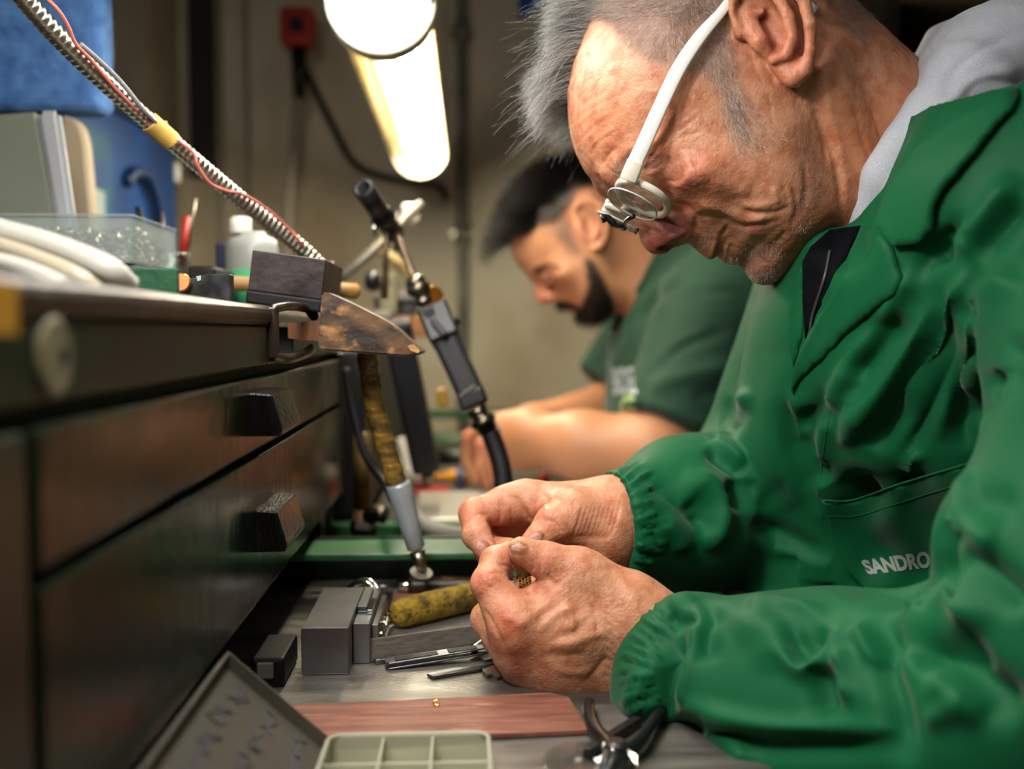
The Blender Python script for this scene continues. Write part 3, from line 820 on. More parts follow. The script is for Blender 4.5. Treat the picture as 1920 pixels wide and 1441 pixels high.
    cols *= (1+0.10*vnoise(B.V, 420, 4, 2))[:, None]
    return B.V, B.Q, np.clip(cols, 0, 1), B

M_skin = mat('weathered_skin', attr=True, rough=0.5, var='d8a890', vscale=110, vdetail=6, vlo=0.45, vhi=0.62, vmix=0.55, bump=0.0005, bscale=620, sss=0.12, spec=0.45, rvar=0.08)

def hair_mat(name, a, b, rough=0.35, spec=0.6):
    m = bpy.data.materials.new(name); m.use_nodes = True; nt = m.node_tree
    hi = nt.nodes.new('ShaderNodeHairInfo'); mx = nt.nodes.new('ShaderNodeMix'); mx.data_type = 'RGBA'
    nt.links.new(hi.outputs['Random'], mx.inputs[0]); mx.inputs[6].default_value = rgb(a); mx.inputs[7].default_value = rgb(b)
    p = nt.nodes['Principled BSDF']; nt.links.new(mx.outputs[2], p.inputs['Base Color']); p.inputs['Roughness'].default_value = rough
    p.inputs['Specular IOR Level'].default_value = spec
    return m

def strands(name, roots, dirs, lens, m, parent, rad=0.00005, bend=(0, 0, 0), jitter=0.25, K=6, frizz=0.0, seed=1):
    """roots, dirs survey frame (n,3); bend added along the strand; one real hair curve per root"""
    r = np.random.default_rng(seed); n = len(roots)
    d = dirs+r.normal(0, jitter, (n, 3)); d /= np.linalg.norm(d, axis=1)[:, None]
    L = lens*(0.6+0.55*r.random(n)) if np.isscalar(lens) else lens
    t = np.linspace(0, 1, K); bend = np.asarray(bend, float)
    bb = bend[None]*(0.6+0.8*r.random(n))[:, None] if bend.ndim == 1 else bend
    Pt = roots[:, None]+(d*L[:, None])[:, None]*t[None, :, None]+(bb*L[:, None])[:, None]*(t**2)[None, :, None]
    if frizz: Pt += np.cumsum(r.normal(0, frizz, Pt.shape)*t[None, :, None], 1)
    W = to_world(Pt.reshape(-1, 3)).astype(np.float32)
    hc = bpy.data.hair_curves.new(name); hc.add_curves([K]*n)
    hc.attributes['position'].data.foreach_set('vector', W.ravel())
    ra = hc.attributes.get('radius') or hc.attributes.new('radius', 'FLOAT', 'POINT')
    ra.data.foreach_set('value', np.tile(rad*np.linspace(1, 0.35, K), n).astype(np.float32))
    hc.materials.append(m)
    o = bpy.data.objects.new(name, hc); C.objects.link(o)
    if parent is not None:
        o.parent = parent; bpy.context.view_layer.update(); o.matrix_parent_inverse = parent.matrix_world.inverted()
    return o
M_greyhair = hair_mat('grey_hair', '1c1c1f', 'b8b8b4', 0.45)
M_darkhair = hair_mat('nape_hair', '1c1814', '6a625a')
M_stubble = hair_mat('stubble_hair', '6a5a4c', 'd4ccc4')

def dress_head(B, parent):
    V, N, xy = B.V, B.N, B.xy; r = np.random.default_rng(3)
    def pick(mask, n):
        i = np.nonzero(mask)[0]; return r.choice(i, min(n, len(i)), replace=len(i) < n)
    # forelock: long front hair hanging forwards from the hairline, wilder towards the tips
    X, Y, Z = V.T
    mx, my = 960+X*FP/DM, 720.5+Y*FP/DM
    d_out, _ = poly_dist(np.stack([mx, my], -1), np.vstack([head_outline, head_outline[:1]]))
    cand = (my < 185) & (my > -130) & (mx < 1185) & (N[:, 0] < 0.05) & (Z > DM-0.028+np.clip((my-30)/160, 0, 1)*0.030) & (Z < DM+0.062)
    i = pick(cand, 6500)
    t = np.clip((my[i]+40)/220, 0, 1)
    d = np.stack([-0.95+0.15*t, -0.18+0.50*t, 0*t], -1)+N[i]*0.20
    clump = np.stack([vnoise(V[i], 90, 31+k, 2) for k in range(3)], -1)*0.30
    L = (0.038+0.012*vnoise(V[i], 60, 77, 2)+0.009*r.random(len(i)))*(1-0.2*t)
    bend = np.stack([0.10+0.10*r.random(len(i)), 0.10+0.35*r.random(len(i)), 0*L], -1)+clump*0.6
    strands('forelock', V[i]-N[i]*0.001, d+clump, L, M_greyhair, parent, 0.00010, bend, 0.13, 9, 0.0007, 5)
    k2 = i[r.random(len(i)) < 0.045]; t2 = np.clip((my[k2]+40)/220, 0, 1)
    strands('stray_hair', V[k2], np.stack([-0.9+0*t2, 0.1+0.4*t2, 0*t2], -1), 0.058, M_greyhair, parent, 0.00008, (0.05, 0.15, 0), 0.28, 9, 0.0012, 15)
    # longer hair over the top
    i = pick((SK['scalp'] > 0.3) & (xy[:, 1] < 40-0.05*(xy[:, 0]-1100)) & (xy[:, 0] < 1400) & (N[:, 2] < 0.6), 5000)
    d = np.tile([-0.75, 0.15, 0.0], (len(i), 1))+N[i]*0.55
    strands('top_hair', V[i]-N[i]*0.0005, d, 0.013, M_greyhair, parent, 0.00008, (-0.2, 0.2, 0), 0.22, 5, 0.0, 6)
    # clipped sides and nape
    i = pick((SK['scalp'] > 0.35+0.4*r.random(len(V))) & (xy[:, 1] > -10) & (B.face > 0) & (xy[:, 0] < 1480), 3000)
    d = np.tile([0.25, 0.75, 0.0], (len(i), 1))+N[i]*0.6; d[xy[i, 0] < 1250, 0] -= 0.9
    strands('clipped_hair', V[i], d, 0.0048, M_stubble, parent, 0.00006, (0, 0.2, 0), 0.3, 4, 0.0, 7)
    i = pick((SK['scalp'] > 0.2+0.7*r.random(len(V))) & (xy[:, 0] > 1500) & (xy[:, 1] > -60), 1500)
    strands('nape_hair', V[i], np.tile([0.35, 0.8, 0.0], (len(i), 1))+N[i]*0.4, 0.0045, M_darkhair, parent, 0.00006, (0, 0.2, 0), 0.3, 4, 0.0, 17)
    # sideburn and stubble
    sb = B.weight([(1372,200),(1386,240),(1396,262)], 30, False)+0.5*B.weight([(1400,210),(1440,250)], 36, False)
    i = pick(sb > 0.2+0.7*r.random(len(V)), 560)
    d = np.tile([0.3, 0.8, 0.0], (len(i), 1))+N[i]*0.4
    strands('sideburn', V[i], d, 0.0055, M_stubble, parent, 0.00006, (0.1, 0.1, 0), 0.35, 4, 0.0, 8)
    st = np.zeros(len(V))
    for pts, w in (([(1310,468),(1328,446)], 12), ([(1392,500),(1430,522),(1480,505)], 20), ([(1410,480),(1450,470)], 24), ([(1360,490),(1385,490)], 10), ([(1500,420),(1520,340)], 20)):
        st = np.maximum(st, B.weight(pts, w, False))
    i = pick(st > 0.2+0.8*r.random(len(V)), 2200)
    strands('stubble', V[i], N[i]+np.array([0.1, 0.5, 0]), 0.0013, M_stubble, parent, 0.00005, (0, 0, 0), 0.3, 3, 0.0, 9)
    i = pick(B.weight([(1150,320),(1170,296),(1200,272)], 7, False) > 0.3, 160)
    strands('eyebrow', V[i], N[i]*0.5+np.array([0.5, -0.5, 0]), 0.007, M_greyhair, parent, 0.00007, (0, 0.2, 0), 0.4, 4, 0.0, 10)
# ================================================================== hands of the grey haired man
def cp7(x, y, d): return cam_pt(820+x/3.002, 860+y/3.002, d)
def finger(S, pts, rads, kb=0.006, kf=0.0016):
    """finger as its own chain; it melts into the palm only near its root"""
    pts = [np.asarray(p) for p in pts]
    T = Sdf(); T.chain(pts, rads, 0.0); T.ops[0] = T.ops[0][:-2]+(0.0, 'u')
    for i in range(1, len(T.ops)): T.ops[i] = T.ops[i][:-2]+(0.0015, 'u')
    for i in range(1, len(pts)-1):                      # knuckle fullness
        T.ball(pts[i], rads[i]*1.03, 0.003)
    S.field(lambda p, T=T: T.ev(p), kf)
    S.cone(pts[0], pts[0]+(pts[1]-pts[0])*0.35, rads[0], rads[0]*0.97, kb)

def left_hand():
    S = Sdf()
    W1, W2 = cam_pt(1205,1175,.612), cam_pt(1205,1258,.622)
    mi, mm_, mr, ml = cam_pt(968,1172,.598), cam_pt(972,1218,.607), cam_pt(992,1256,.619), cam_pt(1025,1284,.632)
    S.cone(W1, mi, .0225, .0135, .01); S.cone(W2, mm_, .0225, .0145, .018); S.cone(W2, mr, .022, .014, .018); S.cone(W2, ml, .021, .013, .016)
    S.cone(W1, W2, .0235, .0235, .014); S.cone(W1+np.array([.06,.020,-.018]), W1, .0235, .0225, .01); S.cone(W2+np.array([.06,.012,-.018]), W2, .0235, .0235, .01)
    S.cone(cam_pt(1060,1190,.604), cam_pt(1060,1240,.612), .016, .017, .02)
    # thumb root and web
    tm = cam_pt(1086,1080,.612)
    S.cone(cam_pt(1165,1125,.612), tm, .020, .0145, .014)
    S.cone(tm, cam_pt(1010,1140,.612), .014, .011, .014)
    S.cone(cam_pt(1100,1100,.618), mi, .013, .012, .014)
    finger(S, [tm, cam_pt(1024,1051,.607), cam_pt(977,1031,.603)], [.0138, .0112, .0082], .008)
    # index curls up to meet the thumb
    finger(S, [mi, cam_pt(917,1094,.605), cam_pt(930,1053,.614), cam_pt(953,1036,.618)], [.0132, .0106, .0093, .0072], .008)
    finger(S, [mm_, cam_pt(916,1160,.622), cam_pt(950,1120,.640), cam_pt(1016,1098,.634)], [.0132, .0106, .0095, .0075], .008)
    finger(S, [mr, cam_pt(935,1195,.640), cam_pt(965,1140,.655), cam_pt(1000,1120,.652)], [.0125, .0102, .009, .0078], .008)
    finger(S, [ml, cam_pt(975,1235,.655), cam_pt(1000,1185,.665), cam_pt(1030,1165,.660)], [.0115, .009, .0082, .007], .008)
    S.ball(cam_pt(962,1166,.591), (.011,.012,.009), .008)
    S.ball(cam_pt(1050,1122,.602), (.010,.012,.008), .010)
    S.ball(cam_pt(972,1026,.5965), (.0062,.0042,.0030), .0010, axes=[[.9,.43,0],[-.43,.9,0],[0,0,1]])
    return S

def right_hand():
    S = Sdf()
    W1, W2 = cam_pt(1150,966,.692), cam_pt(1144,1006,.690)
    mi, mm_ = cam_pt(985,938,.694), cam_pt(1000,965,.712)
    mr, ml = cam_pt(1012,995,.728), cam_pt(1035,1020,.738)
    S.cone(W1, mi, .0225, .0125, .01); S.cone(W1, mm_, .0225, .014, .016); S.cone(W2, mr, .022, .014, .016); S.cone(W2, ml, .021, .013, .014)
    S.cone(W1, W2, .0225, .0215, .014); S.cone(W1+np.array([.055,.002,.032]), W1, .0225, .0225, .01); S.cone(W2+np.array([.055,-.002,.032]), W2, .0225, .0215, .01)
    tm = cam_pt(1075,968,.668)
    S.cone(cam_pt(1130,985,.676), tm, .0215, .0160, .014); S.cone(cam_pt(1120,1010,.68), cam_pt(1050,1005,.685), .018, .012, .014)
    S.cone(tm, cam_pt(1015,945,.688), .0135, .011, .012)
    finger(S, [tm, cam_pt(1037,982,.660), cam_pt(1001,1016,.650)], [.0148, .0118, .0086], .008)
    finger(S, [mi, cam_pt(890,962,.684), cam_pt(893,1002,.672), cam_pt(914,1034,.662)], [.0132, .0105, .0092, .0076], .008)
    finger(S, [mm_, cam_pt(905,990,.706), cam_pt(915,1030,.690), cam_pt(955,1030,.668)], [.0132, .0105, .0095, .008], .008)
    finger(S, [mr, cam_pt(930,1020,.722), cam_pt(945,1060,.705), cam_pt(980,1055,.690)], [.0125, .0100, .009, .0078], .008)
    finger(S, [ml, cam_pt(965,1050,.735), cam_pt(985,1085,.722), cam_pt(1010,1080,.710)], [.0115, .009, .0082, .007], .008)
    S.ball(cam_pt(1003,1010,.6435), (.0066,.0048,.0030), .0010, axes=[[.72,-.69,0],[.69,.72,0],[0,0,1]])
    S.ball(cam_pt(905,1029,.6555), (.0056,.0078,.0030), .0010, axes=[[.85,-.52,0],[.52,.85,0],[0,0,1]])
    return S

def sculpt_hand(which, h=0.0009):
    S = left_hand() if which == 'left' else right_hand()
    if which == 'left': lo, hi = np.array([-.030, .088, .540]), np.array([.176, .222, .690])
    else: lo, hi = np.array([-.050, .048, .622]), np.array([.170, .152, .775])
    V, Q = S.mesh(lo, hi, h)
    V = laplace(V, Q, 2, 0.4); B = Brush(V, Q); mm = 0.001
    c = lambda *q: [(820+x/3.002, 860+y/3.002) for x, y in q]
    if which == 'left':
        B.folds([
          (c((560,990),(640,900),(720,850),(800,840)), 9, 1.2*mm), (c((600,1060),(700,1000),(800,950),(900,850)), 9, -.8*mm), (c((430,960),(560,860),(680,770)), 10, 1.2*mm),
          (c((700,800),(760,900),(760,980)), 7, 1.3*mm), (c((620,1040),(740,1040),(860,1000),(980,960)), 9, 1.0*mm), (c((580,1100),(720,1110),(860,1090)), 9, -1.0*mm), (c((640,1180),(760,1200),(900,1200)), 9, .8*mm),
          (c((500,760),(560,740),(640,720)), 5, -1.2*mm), (c((620,640),(650,700),(700,690)), 5, -1.5*mm), (c((520,560),(540,600),(530,640)), 3, -.7*mm), (c((560,520),(585,580),(575,640)), 3, -.6*mm),
          (c((340,600),(390,600),(420,620)), 3, -.7*mm), (c((280,650),(330,640),(380,650)), 3, -.5*mm), (c((255,700),(290,720),(330,720)), 2.5, -.4*mm), (c((360,900),(430,900),(470,960)), 8, .8*mm),
          (c((260,840),(300,900),(350,1000),(390,1090)), 4, -1.5*mm), (c((430,480),(450,540),(470,560)), 2.5, -.5*mm), (c((470,485),(510,490),(530,520)), 2.5, -.5*mm),
          (c((900,640),(960,700),(990,800)), 8, .7*mm), (c((820,1260),(900,1180),(960,1100)), 6, -.7*mm), (c((860,800),(900,900),(900,1000)), 6, -.8*mm)])
        for i in range(10):
            x = 620+i*34+RNG.normal(0, 5); B.fold(c((x, 560+i*12), (x+25, 640+i*14), (x+40, 720+i*14)), 2.5, -.25*mm)
        for i in range(8):
            y = 900+i*50; B.fold(c((930, y-40), (990, y), (1010, y+40)), 3, -.35*mm)
    else:
        for i in range(9):
            x = 800+i*26; B.fold(c((x+28, 240-2*i), (x+2, 330), (x-30, 420), (x-75, 470)), 4, -1.0*mm)
        B.refresh()
        B.folds([
          (c((600,260),(570,300),(530,360)), 5, -1.8*mm), (c((390,200),(450,230),(500,310),(530,360)), 5, -2.0*mm), (c((240,290),(290,340),(300,400)), 3.5, -1.2*mm), (c((350,230),(360,310),(330,390)), 4, -1.6*mm),
          (c((410,270),(420,340),(400,400)), 4, -.8*mm), (c((150,400),(200,380),(260,370)), 3, -.5*mm), (c((200,330),(240,310),(280,330)), 3, -.5*mm), (c((640,330),(680,380),(700,420)), 4, -.7*mm),
          (c((590,350),(640,350),(690,390)), 3, -.5*mm), (c((700,250),(640,290),(590,330)), 6, .6*mm), (c((520,420),(570,420),(610,460)), 2.5, -.6*mm), (c((700,500),(820,560),(960,600)), 6, .8*mm), (c((560,170),(620,230),(610,280)), 6, -.8*mm)])
    nails = [(968,1027,13,7,-25)] if which == 'left' else [(1003,1011,15,11,-42), (905,1029,8,16,-32)]
    nm = np.zeros(len(B.V))
    for (x, y, a, b, rot) in nails:
        q = B.xy-np.array([x, y]); cs, sn = math.cos(math.radians(rot)), math.sin(math.radians(rot))
        rr = np.sqrt(((q[:, 0]*cs+q[:, 1]*sn)/a)**2+((-q[:, 0]*sn+q[:, 1]*cs)/b)**2)
        nm = np.maximum(nm, np.clip((1.08-rr)*7, 0, 1)*(B.face > 0.1)); B.V = B.V-B.N*(np.exp(-((rr-1.1)/.13)**2)*0.00022*(B.face > 0.1))[:, None]
    B.refresh()
    B.noise(300, 0.14*mm, 3, None, 2); B.noise(800, 0.10*mm, 5, None, 2)
    n = len(B.V); cols = np.tile(lin('c28a6a'), (n, 1))
    cols = paint(cols, 0.5+0.8*vnoise(B.V, 60, 2), 'b07454', .5)
    if which == 'left': spots = ((955,1170,30,'bc6c50',.7), (905,1090,24,'c4705a',.7), (1020,1050,26,'c4745c',.7), (955,1040,16,'c87c66',.7), (1040,1110,30,'bc7858',.5), (1090,1280,70,'a8704e',.5), (980,1100,14,'c0705c',.8))
    else: spots = ((1000,995,12,'b85848',.5), (905,1015,16,'8a5a4a',.7), (880,965,26,'c4785c',.7), (940,985,34,'c07a60',.7), (1050,985,30,'c27c62',.5), (1015,960,16,'bc6c54',.6))
    for (x, y, w, cc, k) in spots: cols = paint(cols, blob(B, x, y, w), cc, k)
    cols = paint(cols, nm, 'd8b2a2' if which == 'left' else 'c09a8e', .9)
    cols *= (1+0.08*vnoise(B.V, 500, 4, 2))[:, None]
    return B.V, B.Q, np.clip(cols, 0, 1), B
# ================================================================== body, clothes and glasses of the grey haired man
from mathutils.geometry import delaunay_2d_cdt
def bvh_of(Vs, Qs):
    """ray tree over one or several survey-frame meshes"""
    allv = []; allf = []; o = 0
    for V, Q in zip(Vs, Qs):
        allv.append(V); allf.append(Q+o); o += len(V)
    return BVHTree.FromPolygons(np.concatenate(allv).tolist(), np.concatenate(allf).tolist())
def drop(bvh, pts):
    """distance along the sight line to the surface for picture positions (nan where there is none)"""
    out = np.full(len(pts), np.nan); nr = np.zeros((len(pts), 3))
    for i, (x, y) in enumerate(pts):
        d = Vector(((x-960)/FP, (y-720.5)/FP, 1.0)); L = d.length
        h = bvh.ray_cast(Vector((0, 0, 0)), d/L)
        if h[0] is not None: out[i] = h[0].z; nr[i] = h[1]
    return out, nr
def fill_nan(pts, d):
    bad = np.isnan(d)
    if bad.any() and (~bad).any():
        g = pts[~bad]; dv = d[~bad]
        for i in np.nonzero(bad)[0]:
            w = 1/(((g-pts[i])**2).sum(1)+4)**1.5; d[i] = (w*dv).sum()/w.sum()
    return d
def patch(name, bvh, poly, off, thick, m, parent, step=9, smooth=3, warp=None, edge=0.0):
    """cloth piece cut to an outline and laid on a surface, 'off' proud of it, with its own thickness"""
    poly = np.array(poly, float); n = len(poly)
    dense = []
    for i in range(n):
        a, b = poly[i], poly[(i+1) % n]; k = max(1, int(np.linalg.norm(b-a)/step))
        dense += [a+(b-a)*j/k for j in range(k)]
    dense = np.array(dense); lo, hi = poly.min(0), poly.max(0)
    gx, gy = np.meshgrid(np.arange(lo[0], hi[0], step), np.arange(lo[1], hi[1], step), indexing='ij')
    g = np.stack([gx.ravel()+((gy.ravel()-lo[1])/step % 2)*step*0.5, gy.ravel()], -1)
    dd, _ = poly_dist(g, np.vstack([dense, dense[:1]])); g = g[poly_inside(g, poly) & (dd > step*0.45)]
    pts = np.vstack([dense, g]); m0 = len(dense)
    r = delaunay_2d_cdt([Vector(p) for p in pts], [(i, (i+1) % m0) for i in range(m0)], [], 1, 1e-4)
    pts = np.array([tuple(v) for v in r[0]]); T = np.array([f for f in r[2] if len(f) == 3])
    d, _ = drop(bvh, pts); d = fill_nan(pts, d)
    if smooth:
        Ed = np.concatenate([T[:, [0, 1]], T[:, [1, 2]], T[:, [2, 0]]]); Ed = np.concatenate([Ed, Ed[:, ::-1]])
        deg = np.maximum(np.bincount(Ed[:, 0], minlength=len(pts)), 1)
        for _ in range(smooth): d = 0.5*d+0.5*np.bincount(Ed[:, 0], d[Ed[:, 1]], len(pts))/deg
    o = np.full(len(pts), off) if warp is None else off+warp(pts)
    dist, _ = poly_dist(pts, np.vstack([dense, dense[:1]]))
    o = o-edge*np.exp(-(dist/7.0)**2)
    top = np.stack([(pts[:, 0]-960)*(d-o)/FP, (pts[:, 1]-720.5)*(d-o)/FP, d-o], -1)
    db = d-o+thick
    bot = np.stack([(pts[:, 0]-960)*db/FP, (pts[:, 1]-720.5)*db/FP, db], -1)
    k = len(pts)
    a = pts[T[:, 1]]-pts[T[:, 0]]; b = pts[T[:, 2]]-pts[T[:, 0]]
    fl = (a[:, 0]*b[:, 1]-a[:, 1]*b[:, 0]) > 0
    T[fl] = T[fl][:, ::-1]
    cnt = {}
    for t in T:
        for i in range(3): cnt[(t[i], t[(i+1) % 3])] = 1
    side = [(x, y) for (x, y) in cnt if (y, x) not in cnt]
    F = [tuple(t) for t in T]+[tuple(t[::-1]+k) for t in T]+[(y, x, x+k, y+k) for (x, y) in side]
    return mesh_np(name, to_world(np.vstack([top, bot])), F, m, parent, True)
def stitch(name, bvh, pts, off, rad, m, parent):
    """raised seam cord along a picture line"""
    p = catmull([np.array(q, float) for q in pts], 10); d, _ = drop(bvh, p); d = fill_nan(p, d)-off
    return tube(name, to_world(np.stack([(p[:, 0]-960)*d/FP, (p[:, 1]-720.5)*d/FP, d], -1)), rad, m, parent, 6)
def lettering(name, bvh, text, corners, off, m, parent, bold=0.0, shear=0.0):
    """flat letters laid on a surface; corners = picture positions of the word's top-left, top-right, bottom-right, bottom-left"""
    cu = bpy.data.curves.new(name, 'FONT'); cu.body = text; cu.size = 1.0; cu.offset = bold; cu.resolution_u = 3
    o = bpy.data.objects.new(name, cu); C.objects.link(o)
    me = bpy.data.meshes.new_from_object(o.evaluated_get(bpy.context.evaluated_depsgraph_get()))
    bpy.data.objects.remove(o)
    bm = bmesh.new(); bm.from_mesh(me); bmesh.ops.triangulate(bm, faces=bm.faces)
    bmesh.ops.subdivide_edges(bm, edges=[e for e in bm.edges if e.calc_length() > 0.2], cuts=2); bmesh.ops.triangulate(bm, faces=bm.faces)
    bm.to_mesh(me); bm.free()
    v = np.array([tuple(x.co)[:2] for x in me.vertices]); lo, hi = v.min(0), v.max(0)
    u = (v[:, 0]-lo[0])/(hi[0]-lo[0]); w = (v[:, 1]-lo[1])/(hi[1]-lo[1])
    c = np.array(corners, float)
    px = ((c[3]*(1-u)[:, None]+c[2]*u[:, None])*(1-w)[:, None]+(c[0]*(1-u)[:, None]+c[1]*u[:, None])*w[:, None])
    d, _ = drop(bvh, px); d = fill_nan(px, d)-off
    me.vertices.foreach_set('co', to_world(np.stack([(px[:, 0]-960)*d/FP, (px[:, 1]-720.5)*d/FP, d], -1)).astype(np.float32).ravel()); me.update()
    return link(name, me, m, parent, False)
def obj_bvh(o):
    bpy.context.view_layer.update()
    me = o.data; V = np.empty(len(me.vertices)*3, np.float32); me.vertices.foreach_get('co', V)
    W = np.array(o.matrix_world); V = V.reshape(-1, 3) @ W[:3, :3].T+W[:3, 3]
    V = (V-EYE) @ R3
    return BVHTree.FromPolygons(V.tolist(), [tuple(p.vertices) for p in me.polygons])

M_smock = mat('green_smock_cloth', '07532f', 0.6, var='064829', vscale=8, sheen=0.10, spec=0.15, bump=0.00012, bscale=1400)
M_smock_seam = mat('green_smock_seam', '0f7a50', 0.6)
M_hood = mat('grey_marl_hood', 'b0b4bc', 0.95, var='989ca6', vscale=1500, vdetail=2, vlo=0.35, vhi=0.65, bump=0.0003, bscale=1600, sheen=0.3)
M_undershirt_shade = mat('dark_undershirt_and_shade', '07080a', 0.95, var='101114', vscale=60, spec=0.05)

def smock_sdf():
    S = Sdf(); c = cam_pt
    # trunk
    ax = np.array([[1, 0, 0], [0, 1, 0], [0, 0, 1.0]])
    S.ball(c(1775, 600, .70), (.122, .185, .150), 0.0)
    S.cone(c(1965, 390, .57), c(1800, 470, .68), .082, .070, .05); S.cone(c(1800, 480, .68), c(1610, 590, .83), .070, .066, .05)
    S.cone(c(1810, 480, .64), c(1780, 1200, .790), .085, .090, .06)
    S.cone(c(1560, 700, .76), c(1530, 1180, .75), .060, .062, .05)
    S.cone(c(1560, 640, .70), c(1500, 800, .72), .035, .035, .05)
    S.cone(c(1480, 200, .675), c(1625, 405, .685), .085, .066, .012, 's')
    S.cone(c(1600, 60, .58), c(1560, 430, .60), .050, .025, .010, 's')
    # right arm (far side)
    S.cone(c(1570, 590, .86), c(1440, 900, .87), .075, .066, .04); S.cone(c(1440, 930, .855), c(1290, 968, .735), .068, .052, .03)
    S.cone(c(1290, 968, .735), c(1170, 984, .692), .052, .0400, .02)
    S.ball(c(1300, 930, .76), (.05, .04, .04), .03)
    p0, p1 = c(1190, 985, .655), c(1090, 985, .738); nn = np.array([-(p1[2]-p0[2]), 0, (p1[0]-p0[0])]); nn /= np.linalg.norm(nn); bc_ = c(1110, 985, .690)
    S.field(lambda p: np.maximum(-((p-p0)@nn), np.sqrt(((p-bc_)**2).sum(1))-.080), .003, 's')
    S.cone(c(1090, 985, .690), c(1205, 984, .697), .0345, .0335, .004, 's')
    # left arm (near side): its own tube, joined to the trunk only at the shoulder
    W_ = S; S = Sdf()
    S.cone(c(2230, 430, .56), c(2195, 800, .45), .080, .070, .03); S.cone(c(2195, 800, .45), c(2150, 1150, .43), .070, .072, .03)
    S.cone(c(2100, 1260, .43), c(1850, 1345, .475), .068, .060, .02)
    S.cone(c(1850, 1345, .475), c(1560, 1330, .54), .058, .059, .03); S.cone(c(1560, 1330, .54), c(1330, 1300, .582), .059, .056, .03)
    S.cone(c(1330, 1290, .582), c(1288, 1245, .598), .054, .0375, .02); S.cone(c(1300, 1400, .585), c(1700, 1460, .51), .04, .05, .03)
    S.ball(c(1925, 1010, .445), (.037, .028, .035), .03)
    W_.arm = S; W_.field(lambda p, T=S: T.ev(p), .003); W_.cone(c(2190, 430, .56), c(2150, 620, .50), .08, .07, .04)
    return W_
